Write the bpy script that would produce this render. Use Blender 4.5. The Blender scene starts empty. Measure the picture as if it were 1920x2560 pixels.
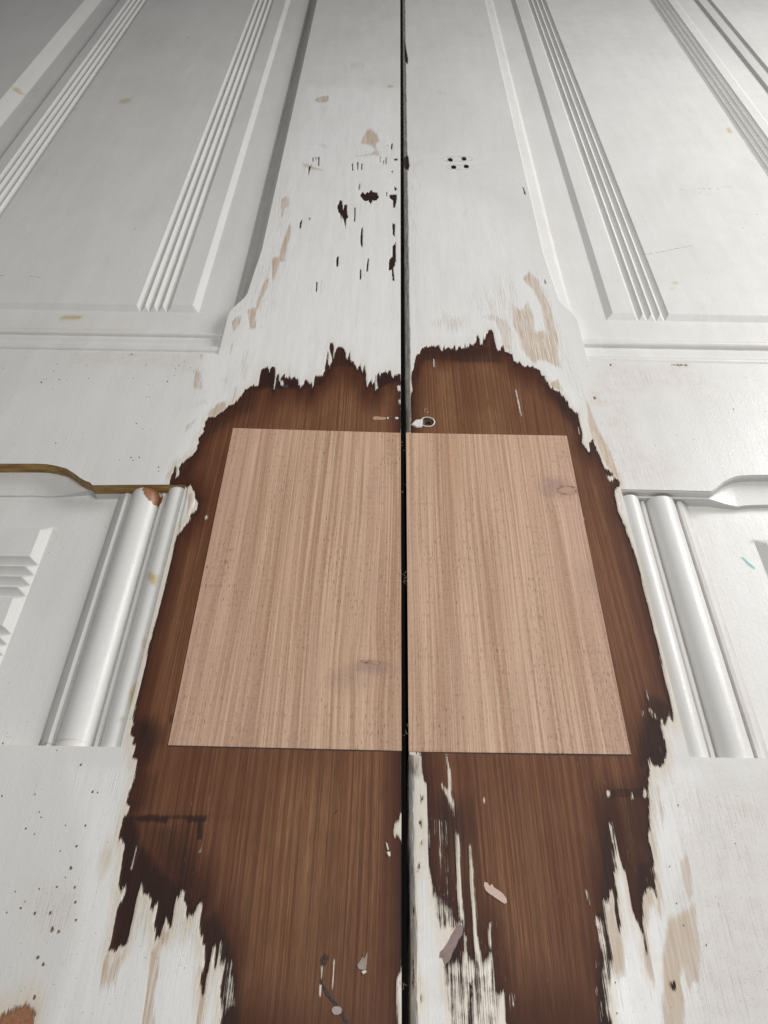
import bpy, math, random
import numpy as np
from mathutils import Matrix, Vector

# ------------------------------------------------------------ camera, light
sc = bpy.context.scene
C = sc.collection
random.seed(7); rng = np.random.default_rng(7)

cam = bpy.data.objects.new('camera', bpy.data.cameras.new('camera'))
C.objects.link(cam)
cam.matrix_world = Matrix(((0.9998443, -0.0176443, 0.0, 0.0),
                           (0.0133057, 0.7539876, -0.6567539, 0.0),
                           (0.0115880, 0.6566517, 0.7541050, 0.330),
                           (0, 0, 0, 1)))
cam.data.sensor_fit = 'HORIZONTAL'; cam.data.sensor_width = 36.0
cam.data.lens = 36.0 * 1925 / 1920
cam.data.clip_start = 0.01; cam.data.clip_end = 50
cam.data.dof.use_dof = True; cam.data.dof.focus_distance = 0.40; cam.data.dof.aperture_fstop = 60.0
sc.camera = cam

w = bpy.data.worlds.new('World'); sc.world = w; w.use_nodes = True
bg = w.node_tree.nodes['Background']
bg.inputs['Color'].default_value = (0.97, 0.985, 1.0, 1)
bg.inputs['Strength'].default_value = 0.08

def area(name, loc, target, sx, sy, power, col=(1, 1, 1)):
    l = bpy.data.lights.new(name, 'AREA'); l.shape = 'RECTANGLE'; l.size = sx; l.size_y = sy
    l.energy = power; l.color = col
    o = bpy.data.objects.new(name, l); C.objects.link(o)
    o.location = loc
    o.rotation_euler = (Vector(target) - Vector(loc)).to_track_quat('-Z', 'Y').to_euler()
    return o
area('window_light', (0.86, 0.84, 0.56), (-0.05, 0.45, 0), 0.55, 0.45, 9.4, (1.0, 0.985, 0.975))
area('room_fill_light', (0.18, 0.12, 0.95), (0.0, 0.18, 0), 0.45, 0.35, 5.1, (1.0, 0.985, 0.965))  # overhead fill, added to brighten the centre and lower part

sc.view_settings.view_transform = 'Standard'
sc.view_settings.look = 'None'
sc.view_settings.exposure = 0.0
sc.view_settings.gamma = 1.0
sc.render.engine = 'CYCLES'

# ------------------------------------------------------------ traced marks on the doors, in door-plane millimetres
D = {
'BARE': [['+',[[9.58,410.61],[8.15,411.6],[7.32,408.52],[6.34,411.03],[5.17,409.47],[4.42,404.9],[3.43,408.41],[2.73,414.53],[1.75,415.53],[0.81,411.39],[-0.52,413.41],[-2.77,411.8],[-4.05,410.24],[-4.32,407.18],[-5.05,411.74],[-6.32,410.17],[-6.53,404.1],[-5.61,396.17],[-6.95,393.19],[-7.62,410.14],[-8.28,402.04],[-9.33,400.02],[-9.79,406.02],[-10.98,401.97],[-12.13,396.98],
[-12.85,399.93],[-13.78,409.97],[-15.09,421.31],[-15.62,417.12],[-15.89,410.93],[-16.83,413.98],[-17.62,418.1],[-18.45,423.31],[-18.93,418.06],[-19.44,413.91],[-20.9,418.01],[-22.74,423.19],[-24.39,423.15],[-25.74,434.87],[-26.31,429.47],[-26.46,425.2],[-27.88,427.29],[-28.84,433.7],[-30.35,437.46],[-31.11,439.08],[-32.83,439.91],[-34.49,439.54],[-35.35,436.78],[-36.06,431.34],
[-36.09,425.99],[-36.94,429.17],[-36.68,438.92],[-37.34,442.21],[-38.48,444.39],[-39.73,442.69],[-40.04,438.83],[-39.18,433.41],[-37.87,428.07],[-37.29,423.84],[-38.37,419.6],[-38.64,415.44],[-40.26,423.75],[-40.45,432.29],[-41.38,434.43],[-41.32,424.78],[-41.84,417.42],[-41.71,412.26],[-42.54,408.15],[-43.51,408.12],[-44.08,405.07],[-45.13,408.08],[-45.99,406.54],[-47.36,
407.51],[-48.07,403.96],[-48.08,397.97],[-49.07,391.56],[-49.15,396.95],[-49.77,400.91],[-50.82,397.9],[-51.69,400.85],[-53.45,402.81],[-54.41,402.78],[-54.73,398.78],[-56.31,394.79],[-57.84,397.7],[-58.8,403.66],[-60.0,404.13],[-61.74,405.6],[-62.66,405.07],[-63.39,402.53],[-64.73,406.52],[-65.35,411.09],[-65.51,404.48],[-66.94,405.96],[-67.81,404.92],[-68.2,408.97],[-69.62,
406.9],[-70.3,402.84],[-68.22,397.42],[-69.35,395.91],[-71.41,402.31],[-72.05,408.55],[-73.19,408.32],[-73.54,404.26],[-73.56,392.36],[-74.24,392.83],[-74.4,406.26],[-75.26,414.41],[-76.44,416.24],[-77.76,416.41],[-78.51,414.32],[-78.95,411.22],[-80.26,415.31],[-81.37,416.52],[-82.09,414.22],[-83.49,415.01],[-84.26,412.1],[-84.38,405.98],[-84.46,395.99],[-85.91,394.77],[-88.11,
396.93],[-89.85,394.52],[-92.58,392.09],[-93.69,388.95],[-94.44,384.77],[-95.87,382.74],[-96.44,379.69],[-97.67,383.46],[-97.72,378.15],[-98.5,376.62],[-101.41,376.09],[-102.41,372.79],[-104.43,369.77],[-106.54,367.51],[-108.53,364.54],[-110.97,364.48],[-112.55,365.16],[-112.93,361.53],[-114.15,360.06],[-113.07,356.51],[-114.05,353.66],[-113.1,350.87],[-114.42,347.35],[-115.38,
344.56],[-114.32,341.16],[-114.68,337.76],[-114.57,334.4],[-115.97,331.7],[-116.55,329.7],[-118.06,327.68],[-120.7,324.35],[-122.4,321.07],[-122.44,317.86],[-120.97,313.45],[-122.76,310.9],[-123.99,319.74],[-125.49,320.35],[-125.09,315.88],[-125.72,312.08],[-125.17,304.63],[-113.75,303.68],[-112.67,303.71],[-111.31,300.08],[-109.66,298.31],[-108.23,294.15],[-106.32,291.82],
[-106.19,285.96],[-108.92,283.12],[-109.13,277.97],[-110.99,273.97],[-113.04,271.14],[-113.8,266.16],[-113.93,258.05],[-113.76,250.67],[-113.58,243.46],[-113.61,237.4],[-113.65,227.57],[-113.87,220.87],[-113.7,214.32],[-114.11,208.81],[-114.13,203.41],[-114.34,197.23],[-114.17,192.9],[-113.82,187.79],[-113.67,180.29],[-113.7,173.79],[-113.72,169.01],[-113.75,162.76],[-113.59,
158.93],[-112.76,155.92],[-113.26,154.41],[-112.93,151.44],[-110.86,150.01],[-110.89,147.08],[-109.18,145.66],[-109.22,142.78],[-109.42,140.64],[-107.56,139.96],[-106.44,136.47],[-106.64,135.84],[-106.51,133.76],[-106.56,131.0],[-106.94,128.28],[-107.32,125.58],[-107.22,122.26],[-107.64,121.26],[-106.61,119.64],[-105.79,118.35],[-106.04,115.76],[-107.21,113.82],[-107.16,
112.22],[-106.96,110.02],[-107.45,109.38],[-107.12,105.35],[-106.32,105.98],[-105.0,104.46],[-103.94,102.64],[-104.15,100.81],[-103.92,97.21],[-103.4,93.67],[-103.18,90.18],[-102.94,87.88],[-102.9,87.75],[-102.01,85.81],[-101.2,85.04],[-100.91,87.39],[-100.07,87.41],[-99.73,85.07],[-100.14,82.35],[-100.91,81.19],[-101.4,78.9],[-101.14,74.4],[-100.88,69.99],[-100.89,66.74],
[-101.45,64.94],[-100.22,65.67],[-98.96,64.62],[-98.21,64.81],[-97.88,66.78],[-96.38,66.45],[-94.94,67.19],[-94.77,70.82],[-94.73,75.99],[-94.76,79.76],[-94.51,85.15],[-93.94,88.89],[-93.05,86.74],[-92.75,84.79],[-90.91,85.02],[-89.74,83.49],[-88.7,82.54],[-88.63,80.24],[-87.82,78.36],[-87.21,81.41],[-86.05,81.81],[-85.76,78.39],[-86.01,74.64],[-84.71,71.34],[-84.04,67.18],
[-83.72,69.53],[-82.42,70.1],[-82.23,73.22],[-81.6,76.2],[-80.75,73.98],[-79.2,72.35],[-79.07,76.99],[-79.32,81.54],[-78.93,83.85],[-77.85,83.68],[-77.55,86.6],[-76.22,86.23],[-76.07,83.13],[-74.68,80.09],[-73.86,75.58],[-73.14,77.28],[-71.94,77.48],[-70.83,78.26],[-70.39,81.68],[-68.82,82.28],[-68.39,80.95],[-68.45,76.41],[-67.78,71.24],[-66.72,69.8],[-65.83,66.93],[-65.03,
66.94],[-64.87,64.8],[-64.35,61.63],[-64.48,58.84],[-65.12,56.77],[-64.79,53.71],[-63.87,51.71],[-63.25,50.38],[-62.95,52.06],[-62.92,55.44],[-62.67,59.91],[-62.24,63.42],[-61.95,66.63],[-61.63,68.43],[-60.92,65.22],[-60.97,61.68],[-60.13,58.91],[-59.86,61.0],[-59.47,64.88],[-59.41,68.47],[-59.01,68.47],[-58.76,64.18],[-58.24,62.08],[-56.5,62.46],[-55.74,60.02],[-54.2,60.39],
[-54.64,57.96],[-56.75,56.21],[-57.07,53.15],[-55.98,49.83],[-55.48,45.24],[-55.56,42.02],[-55.55,38.22],[9.8,20],[9.8,300]]],[0.05,[[-58.09,62.43],[-52.81,61.81],[-49.43,51.59],[-47.8,42.32],[-55.4,42.21],[-57.33,54.84]]],[-0.2,[[7.39,59.06],[12.87,59.14],[12.71,41.3],[6.07,41.21],[6.56,53.1]]],['-',[[10.47,119.41],[10.75,107.05],[9.47,107.65],[8.06,108.86],[6.58,108.84],
[6.25,111.34],[6.88,113.88],[8.83,115.83],[9.48,118.42]]],['-',[[7.97,58.56],[9.12,58.33],[8.83,55.1],[11.12,55.38],[11.32,41.28],[8.28,41.24],[7.99,46.38],[7.4,55.57]]],['-',[[-20.68,60.64],[-19.81,60.66],[-19.9,57.64],[-20.49,57.88]]],['-',[[-20.86,54.89],[-19.99,54.66],[-20.19,51.72],[-20.83,51.95]]],['-',[[-16.17,62.75],[-15.47,62.76],[-15.65,58.7],[-15.97,54.23],[-16.38,
54.47],[-15.94,58.7]]],['-',[[10.39,94.39],[11.32,94.41],[11.26,60.63],[10.68,60.62],[10.02,73.63]]],['-',[[7.27,397.96],[9.32,399.59],[9.82,392.53],[7.79,393.26]]],['-',[[8.3,384.78],[9.61,384.81],[9.61,380.25],[8.31,380.98]]],['-',[[-69.95,401.85],[-68.79,401.88],[-68.12,396.44],[-69.4,396.4]]],['-',[[-113.01,305.89],[-111.2,301.63],[-109.32,298.83],[-108.52,292.3],[-108.75,
287.7],[-109.97,284.95],[-108.33,279.6],[-108.95,277.36],[-110.99,273.79],[-112.77,268.97],[-113.61,266.38],[-113.9,278.58],[-113.68,292.18],[-114.33,303.46]]],['-',[[-100.94,282.0],[-99.45,282.04],[-99.16,280.25],[-100.6,279.95]]],['-',[[-100.86,281.81],[-99.39,281.84],[-99.13,280.25],[-100.59,280.21]]],['-',[[-99.5,94.33],[-99.07,94.33],[-98.66,104.57],[-99.05,104.56]]],['-',
[[-73.29,101.34],[-72.76,103.78],[-72.66,101.35],[-73.01,100.43]]],['+',[[15.77,345.84],[16.19,389.6],[17.15,394.29],[16.55,405.39],[16.94,413.54],[18.21,415.22],[19.16,423.59],[19.99,430.41],[22.71,433.94],[24.42,439.21],[27.17,441.92],[29.31,441.1],[31.52,442.93],[33.63,441.23],[36.42,443.78],[37.83,437.84],[38.63,436.12],[39.68,444.05],[40.52,437.92],[42.28,441.48],[44.58,
439.79],[45.95,438.95],[47.23,443.38],[47.86,438.48],[49.76,439.93],[51.02,443.49],[51.71,439.99],[53.87,440.05],[54.59,445.37],[55.21,440.97],[57.21,441.91],[57.91,446.35],[59.14,443.37],[61.77,445.58],[63.37,450.09],[63.5,455.52],[64.82,455.56],[65.55,450.15],[65.73,444.8],[67.2,445.73],[68.22,453.84],[68.77,449.35],[70.46,457.54],[72.19,458.51],[71.91,462.18],[75.27,462.65],
[75.91,456.79],[76.13,445.99],[76.82,438.61],[78.79,439.02],[80.54,444.34],[81.63,444.37],[82.12,437.71],[85.02,436.58],[86.82,434.03],[87.22,427.2],[89.94,424.74],[91.27,427.31],[92.1,423.12],[94.97,420.35],[96.34,423.23],[97.08,420.41],[99.33,421.64],[101.68,419.21],[104.11,417.61],[104.47,411.87],[106.71,411.44],[106.57,407.87],[108.24,404.7],[108.56,399.13],[110.41,399.98],
[111.29,396.53],[115.22,395.39],[115.08,390.72],[117.02,391.54],[117.48,386.17],[118.6,386.97],[118.62,380.14],[120.4,378.69],[121.35,374.99],[123.72,374.31],[123.32,368.43],[122.89,361.2],[123.46,359.79],[122.62,351.33],[121.49,347.15],[123.24,343.09],[124.49,339.07],[125.49,339.36],[126.07,345.89],[126.21,347.96],[127.56,347.99],[127.7,350.07],[129.15,350.1],[128.94,345.96],
[130.04,343.94],[129.94,340.55],[130.96,336.55],[131.17,333.89],[131.07,330.59],[131.51,326.69],[132.73,324.13],[134.01,323.52],[135.86,321.0],[136.55,317.21],[137.65,315.72],[139.42,315.39],[139.01,312.25],[136.54,309.71],[134.99,307.21],[134.04,303.52],[134.09,297.5],[133.42,290.52],[133.86,290.53],[134.09,287.05],[134.97,284.76],[135.03,281.91],[135.84,280.22],[135.58,
275.72],[135.94,271.84],[136.26,269.1],[136.67,264.75],[136.88,261.53],[137.12,257.29],[137.27,253.1],[137.45,243.87],[137.2,232.94],[137.18,225.22],[137.14,215.86],[136.93,209.46],[137.09,201.46],[136.69,192.8],[136.29,184.39],[136.46,178.66],[136.26,173.04],[136.07,167.53],[135.65,163.28],[134.9,162.5],[134.27,162.87],[134.09,166.72],[132.48,162.83],[130.8,160.14],[130.03,
160.5],[130.42,163.18],[129.26,162.77],[128.94,159.72],[129.01,155.97],[128.38,154.1],[129.19,153.0],[128.75,148.6],[127.21,144.26],[126.38,142.11],[124.27,140.31],[123.05,140.99],[121.52,140.26],[120.68,142.71],[120.45,144.85],[120.02,144.13],[119.4,139.94],[117.41,132.72],[116.67,130.32],[116.4,127.94],[116.37,125.6],[115.57,121.88],[114.85,119.57],[114.83,117.3],[113.97,
113.26],[112.9,111.47],[112.61,107.96],[112.95,105.37],[112.93,101.1],[111.97,97.73],[111.91,94.41],[111.33,90.73],[111.1,86.72],[110.63,87.5],[110.19,89.5],[108.76,90.89],[107.28,89.05],[105.73,87.82],[104.85,84.63],[104.25,80.71],[103.45,76.85],[103.45,73.82],[103.53,71.21],[103.16,67.88],[102.3,64.95],[102.18,66.77],[102.54,70.45],[102.74,73.44],[102.1,76.45],[100.95,79.11],
[100.57,81.43],[100.25,84.16],[100.31,87.74],[100.45,91.77],[100.29,95.46],[99.88,97.94],[99.41,101.3],[98.79,105.13],[98.87,111.67],[98.54,116.12],[97.92,115.21],[97.0,115.19],[97.13,112.08],[97.4,108.57],[97.06,104.24],[96.29,101.24],[96.86,98.31],[95.44,95.38],[95.35,91.28],[95.32,86.46],[94.65,80.56],[94.85,77.1],[93.64,74.05],[93.58,78.23],[93.51,82.49],[94.02,86.44],
[93.6,90.04],[92.66,88.41],[91.87,85.21],[89.71,85.18],[89.53,80.48],[89.35,75.87],[89.46,71.73],[89.42,66.93],[89.44,64.75],[88.22,63.65],[88.17,61.15],[87.03,60.42],[86.01,60.41],[84.78,60.39],[84.72,56.52],[84.66,52.72],[84.54,48.65],[85.33,44.28],[85.39,38.18],[52.6,38.26],[47.28,43.95],[47.33,48.38],[46.67,52.9],[45.25,52.87],[43.8,43.9],[43.7,51.33],[43.49,62.19],[43.06,
66.03],[41.98,63.76],[39.86,62.13],[37.06,63.68],[32.3,63.29],[29.33,61.97],[26.4,61.29],[28.04,65.8],[32.82,73.11],[33.71,75.81],[31.5,76.45],[29.19,75.06],[29.0,79.14],[27.17,80.49],[25.42,84.64],[23.54,85.31],[22.24,86.71],[21.83,92.45],[21.14,96.1],[20.89,101.7],[21.04,107.43],[20.93,117.97],[20.81,121.22],[20.76,124.52],[20.55,129.88],[19.6,132.59],[18.87,136.72],[18.75,
144.49],[16.79,147.34],[13.68,148.0]]],['-',[[29.14,144.25],[30.53,144.49],[29.97,142.48],[30.36,140.36],[31.16,138.34],[29.93,138.31],[29.5,141.05]]],['-',[[17.44,144.75],[18.61,144.77],[18.63,138.11],[17.54,138.09]]],['-',[[29.73,138.31],[31.16,138.34],[31.43,132.11],[31.09,126.03],[32.14,122.74],[32.4,118.5],[31.56,118.81],[31.07,121.08],[29.94,122.37],[29.4,125.34],[28.47,
126.99],[27.23,129.32],[26.95,131.01],[28.38,129.68],[29.53,128.35],[29.99,131.41]]],['-',[[17.67,138.09],[18.7,138.11],[18.95,133.95],[19.17,127.83],[18.17,127.81]]],['-',[[44.78,124.94],[45.64,124.96],[45.53,123.5],[44.87,123.49]]],['-',[[32.51,109.91],[33.54,109.93],[33.83,105.59],[33.64,98.33],[33.65,90.13],[33.72,82.21],[34.01,76.44],[33.15,77.24],[32.21,78.87],[31.89,
84.41],[31.67,90.1],[32.0,99.5]]],['-',[[37.44,106.27],[38.04,105.66],[38.49,98.41],[38.6,90.21],[38.82,79.52],[38.96,72.49],[39.82,63.62],[41.01,56.08],[42.62,48.8],[43.28,41.75],[41.5,41.73],[40.33,48.29],[39.04,54.08],[37.79,61.04],[37.14,67.19],[37.31,79.5],[37.22,87.9],[37.35,98.39]]],['-',[[33.78,72.41],[34.65,71.89],[34.29,68.71],[34.58,63.54],[34.14,55.98],[34.13,
41.62],[32.08,41.59],[32.47,55.95],[32.71,63.51],[33.7,68.7]]],['-',[[43.43,75.78],[44.35,76.88],[44.81,76.61],[44.06,74.71],[43.9,68.86],[43.37,67.29],[42.9,68.85],[42.71,72.55]]],['-',[[42.96,66.5],[43.88,66.26],[43.28,53.65],[43.17,41.75],[41.23,41.72],[42.05,56.1]]],['-',[[46.42,53.7],[47.56,53.72],[46.94,41.81],[46.05,41.8]]],['-',[[49.07,52.77],[49.41,52.77],[48.89,
48.42],[48.64,49.37]]],['-',[[98.0,128.89],[99.85,129.13],[99.75,127.11],[98.5,126.82]]],['-',[[108.93,129.09],[109.61,127.76],[109.67,126.09],[108.54,125.74]]],['-',[[115.06,130.55],[115.65,129.88],[115.35,126.52],[113.95,126.83]]],['-',[[83.21,89.22],[83.86,88.66],[84.19,83.86],[83.64,83.85],[83.19,86.38]]],['-',[[85.23,79.17],[86.05,78.64],[86.61,75.93],[85.3,75.26],[84.81,
76.98]]],['-',[[85.64,73.76],[86.45,73.24],[85.72,70.05],[85.19,71.09]]],['-',[[83.03,63.52],[83.67,63.53],[83.46,62.25],[82.87,62.24]]],['-',[[81.44,55.71],[81.93,55.22],[81.67,53.01],[81.2,53.25]]],['-',[[82.21,50.84],[82.69,50.37],[81.87,45.59],[81.5,46.06]]],['-',[[50.72,52.79],[51.24,52.31],[50.76,49.17],[50.38,49.88]]],['-',[[126.03,178.62],[126.51,178.47],[126.33,
173.49],[125.77,173.24]]],['-',[[124.91,168.49],[125.63,168.5],[126.01,164.25],[125.38,164.62]]],['-',[[126.41,167.74],[127.04,167.36],[128.0,163.51],[127.22,163.88]]],['-',[[121.91,166.87],[122.49,166.88],[121.98,164.79],[121.55,164.78]]],['-',[[112.71,285.97],[113.58,285.99],[113.09,282.88],[112.43,283.1]]],['-',[[121.34,361.88],[122.1,360.47],[121.69,353.4],[120.94,
354.78]]],['-',[[132.29,319.0],[136.32,318.47],[135.28,315.29],[132.88,314.6]]],['-',[[85.17,397.71],[86.04,396.16],[86.83,370.4],[86.14,370.38]]],['-',[[31.94,427.34],[32.79,427.36],[32.96,418.95],[31.93,419.75]]],[0.27,[[20.81,121.22],[32.51,120.77],[31.29,82.17],[23.95,80.39],[21.89,93.41]]],[-0.02,[[22.26,84.82],[29.54,83.81],[30.99,76.12],[26.57,70.17],[22.97,68.54],
[21.57,82.01]]],[-0.02,[[24.55,63.38],[43.21,63.67],[42.89,41.75],[27.65,41.52],[24.86,55.83]]],[-0.18,[[25.11,54.85],[43.93,54.65],[43.89,37.18],[25.26,36.91]]],['+',[[34.48,55.98],[35.69,56.99],[34.79,37.05],[33.69,37.04]]],[0.1,[[95.2,114.77],[99.11,114.84],[99.49,103.04],[95.76,99.97]]],[-0.05,[[87.81,84.76],[90.47,84.24],[89.23,60.82],[85.94,44.29],[82.86,44.25],[85.37,
72.16]]],['+',[[-25.99,657.2],[-24.22,665.78],[-21.97,659.6],[-20.06,664.5],[-18.65,663.13],[-16.73,668.92],[-14.57,664.7],[-11.11,663.4],[-9.59,654.99],[-11.52,649.34],[-14.9,649.22],[-16.08,642.3],[-18.55,649.09],[-21.62,647.6],[-23.77,651.68]]],['+',[[-44.98,637.18],[-43.34,649.58],[-41.51,648.26],[-40.84,640.05],[-39.45,630.65],[-39.23,640.1],[-36.88,641.55],[-36.22,
626.77],[-34.82,618.92],[-36.41,616.26],[-36.24,598.41],[-38.25,613.61],[-40.65,622.65],[-40.98,610.93],[-42.1,625.24],[-43.96,627.82]]],['+',[[-23.21,601.37],[-22.13,603.93],[-21.13,572.11],[-22.09,570.89],[-23.2,581.62]]],['+',[[3.23,676.91],[6.71,671.23],[4.66,666.84]]],['+',[[-0.1,659.55],[6.05,661.19],[6.34,652.77],[4.78,636.25],[3.17,637.55],[3.1,649.87],[0.36,653.95]]],
['+',[[3.15,572.92],[5.64,580.18],[6.1,549.86],[2.68,549.75]]],['+',[[2.93,609.89],[5.14,609.97],[4.72,587.43],[3.17,592.29]]],['+',[[2.35,731.22],[6.59,730.74],[7.03,727.54],[3.69,726.77]]],['+',[[-30.37,636.35],[-29.3,636.39],[-28.62,611.36],[-29.66,611.33]]],['+',[[-27.74,680.15],[-26.63,680.19],[-27.02,667.11],[-27.89,668.51]]],['+',[[-75.37,612.31],[-73.81,612.36],[-73.65,
599.63],[-74.83,598.33]]],['+',[[-68.22,617.75],[-67.31,617.78],[-66.95,613.12],[-67.86,613.09]]],['+',[[-75.68,708.57],[-73.53,718.05],[-74.01,705.53],[-74.77,693.29]]],['+',[[-36.04,719.5],[-34.89,719.54],[-33.98,703.98],[-35.25,707.01]]],['+',[[-31.1,722.86],[-30.03,721.32],[-29.71,704.14],[-30.53,707.19]]],['+',[[-27.09,719.85],[-25.91,719.26],[-26.06,705.82],[-26.97,
707.33]]],['+',[[-73.76,730.83],[-72.74,730.87],[-72.03,721.28],[-73.04,721.24]]],['+',[[-70.96,732.56],[-69.5,732.62],[-69.26,722.98],[-70.38,724.53]]],['+',[[-68.41,731.69],[-67.2,731.09],[-66.18,712.05],[-67.15,713.58]]],['+',[[-10.31,736.56],[-9.43,736.6],[-9.48,722.11],[-10.23,723.67]]],['+',[[-7.23,726.98],[-6.21,727.02],[-6.37,717.49],[-7.12,719.04]]],['+',[[-4.69,
733.53],[-3.67,733.57],[-3.79,719.16],[-4.54,720.72]]],['+',[[0.51,763.71],[1.86,763.08],[1.65,749.57],[0.6,750.19]]],['+',[[-3.24,761.85],[-2.32,760.87],[-2.58,756.79],[-3.34,757.43]]],['+',[[-3.17,665.12],[-2.21,665.15],[-2.12,656.66],[-3.09,658.03]]],['+',[[0.93,705.92],[2.79,705.38],[2.52,702.91],[1.09,703.47]]],['+',[[0.81,554.46],[3.24,559.12],[5.45,561.51],[5.14,545.56],
[3.71,541.06],[4.64,523.68],[3.45,523.65],[2.75,538.81],[0.35,537.63]]],['+',[[-41.63,555.35],[-39.87,557.01],[-39.45,541.88],[-40.9,541.83]]],['+',[[-16.78,555.02],[-15.76,553.91],[-15.89,536.01],[-17.22,535.97]]],['+',[[-22.02,539.12],[-21.14,538.04],[-20.94,524.58],[-21.77,524.56]]],['+',[[-55.08,519.67],[-54.25,519.69],[-53.65,506.14],[-54.3,507.15]]],['+',[[135.94,391.28],
[137.52,391.01],[137.26,388.23],[135.48,388.49]]],['+',[[120.84,529.52],[121.55,528.46],[121.59,522.07],[120.59,522.67]]],['+',[[109.05,57.12],[111.36,57.65],[110.39,54.28],[109.91,55.16]]],['+',[[195.14,425.84],[202.69,426.39],[206.71,425.49],[201.3,425.0]]],['+',[[152.52,425.65],[154.01,425.7],[153.65,423.67],[152.37,423.63]]],['+',[[119.7,678.3],[120.73,677.46],[121.31,
664.83],[119.93,664.78]]],['+',[[-110.54,98.6],[-109.91,98.61],[-109.84,97.83],[-110.37,97.94]]],['+',[[-135.22,43.77],[-134.39,43.78],[-133.32,44.74],[-130.86,45.73],[-128.23,46.24],[-127.06,46.97],[-126.56,48.03],[-125.69,46.38],[-124.18,45.83],[-122.1,44.53],[-122.45,43.49],[-122.73,42.09],[-121.58,38.4],[-133.33,38.23]]],['+',[[17.3,115.98],[17.93,115.03],[18.01,112.49],
[17.37,112.79],[17.01,114.37]]],['+',[[16.09,96.85],[16.86,97.57],[16.85,96.86],[16.07,95.37]]],['+',[[17.66,107.17],[18.03,106.56],[17.75,105.01],[17.37,105.31]]],['+',[[13.52,65.78],[13.95,62.7],[14.2,54.69],[13.65,56.65]]],['+',[[14.05,81.89],[14.53,81.62],[14.23,76.94],[13.89,78.57]]],['+',[[18.12,125.47],[19.13,125.82],[18.75,123.49],[17.95,123.01]]],['+',[[16.21,52.27],
[16.77,51.79],[16.63,50.34],[16.19,50.81]]],['+',[[13.2,740.76],[16.87,738.28],[18.16,716.86],[16.64,705.91],[14.81,712.03],[12.85,724.57]]],['+',[[14.78,1051.07],[18.67,989.77],[18.0,970.4],[15.2,979.87]]],['+',[[12.6,145.6],[60,145.6],[60,353.2],[12.6,353.2]]]],
'RUST': [[1.0,1.5,[[-135.3,44.01],[-130.93,45.96],[-126.63,48.27],[-121.55,44.54],[-120.76,38.42],[-133.88,38.22]]],[1,0.3,[[2.84,625.5],[5.48,625.59],[5.14,609.97],[2.92,611.18]]]],
'TAN': [[0.9,1.8,[[-29.48,760.8],[-27.72,776.41],[-24.33,790.72],[-20.66,798.09],[-16.64,791.04],[-12.59,780.54],[-10.86,768.4],[-14.45,759.7],[-13.5,749.63],[-10.42,743.12],[-10.28,734.94],[-16.19,736.99],[-26.39,734.31],[-33.72,734.34],[-25.04,738.27],[-17.78,741.84],[-14.95,747.91],[-18.9,757.83],[-25.7,759.93]]],[0.8,0.8,[[-81.93,862.6],[-78.57,872.95],[-72.21,876.54],
[-66.99,877.6],[-66.45,863.28],[-70.14,857.07],[-77.58,858.75]]],[0.8,0.8,[[-7.29,904.81],[-3.11,910.2],[4.54,906.2],[-1.34,900.77]]],[0.7,1.8,[[-70.62,759.15],[-66.25,761.03],[-60.35,750.45],[-65.69,752.59]]],[0.9,1.5,[[-83.73,719.24],[-77.85,717.88],[-72.34,711.81],[-61.1,704.48],[-69.68,704.77],[-80.14,710.58]]],[0.4,2.25,[[-46.57,976.92],[-28.61,972.97],[-31.59,953.93],
[-49.1,953.1]]],[0.4,3.0,[[-64.37,976.07],[-51.27,962.38],[-48.7,943.88],[-57.85,952.7]]],[0.8,0.9,[[-95.41,649.08],[-91.91,654.8],[-87.99,649.35],[-87.37,635.67],[-89.77,632.88],[-90.58,614.37],[-93.07,619.49],[-94.03,635.43]]],[0.9,0.9,[[-86.87,546.83],[-86.99,572.28],[-84.72,594.25],[-83.99,606.88],[-81.84,601.87],[-81.0,584.52],[-82.4,570.06],[-82.61,546.97]]],[0.45,3.0,
[[49.02,895.34],[59.11,895.79],[60.27,883.23],[50.36,884.87]]],[0.25,4.5,[[64.28,649.31],[70.9,646.79],[67.8,617.31],[64.45,604.39],[63.63,625.0]]],[0.25,3.0,[[76.15,839.7],[87.41,840.18],[82.54,813.4]]],[0.35,3.0,[[-17.11,713.93],[-7.07,715.89],[-6.98,709.64],[-15.59,710.25]]],[0.35,4.5,[[20.08,693.85],[27.15,694.12],[25.05,650.66],[19.63,650.47]]],[0.8,1.2,[[-97.53,489.64],
[-96.27,507.91],[-94.46,522.68],[-91.86,525.97],[-90.91,512.23],[-93.67,495.75],[-94.31,481.88],[-96.57,481.81]]],[0.9,1.05,[[-92.36,546.88],[-91.87,553.7],[-87.21,556.14],[-85.81,544.84],[-86.85,529.37],[-88.44,516.5]]],[0.55,1.2,[[-52.06,524.02],[-50.28,524.08],[-49.3,507.31],[-51.0,503.15]]],[0.4,1.5,[[-83.08,551.71],[-81.08,556.35],[-79.7,529.6]]],[0.4,1.5,[[-70.95,532.06],
[-68.97,529.95],[-68.5,510.85],[-69.2,492.5]]],[0.8,0.8,[[-112.32,466.04],[-109.92,472.74],[-106.83,474.74],[-105.68,466.24],[-107.71,456.89],[-109.39,453.18]]],[0.9,0.9,[[-103.23,481.61],[-97.05,485.71],[-93.79,459.14],[-97.85,457.18],[-100.38,468.28]]],[0.5,1.05,[[-113.38,481.3],[-105.39,489.4],[-107.87,482.44],[-112.27,477.46]]],[0.7,0.8,[[-109.22,440.63],[-107.64,442.45],
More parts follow.
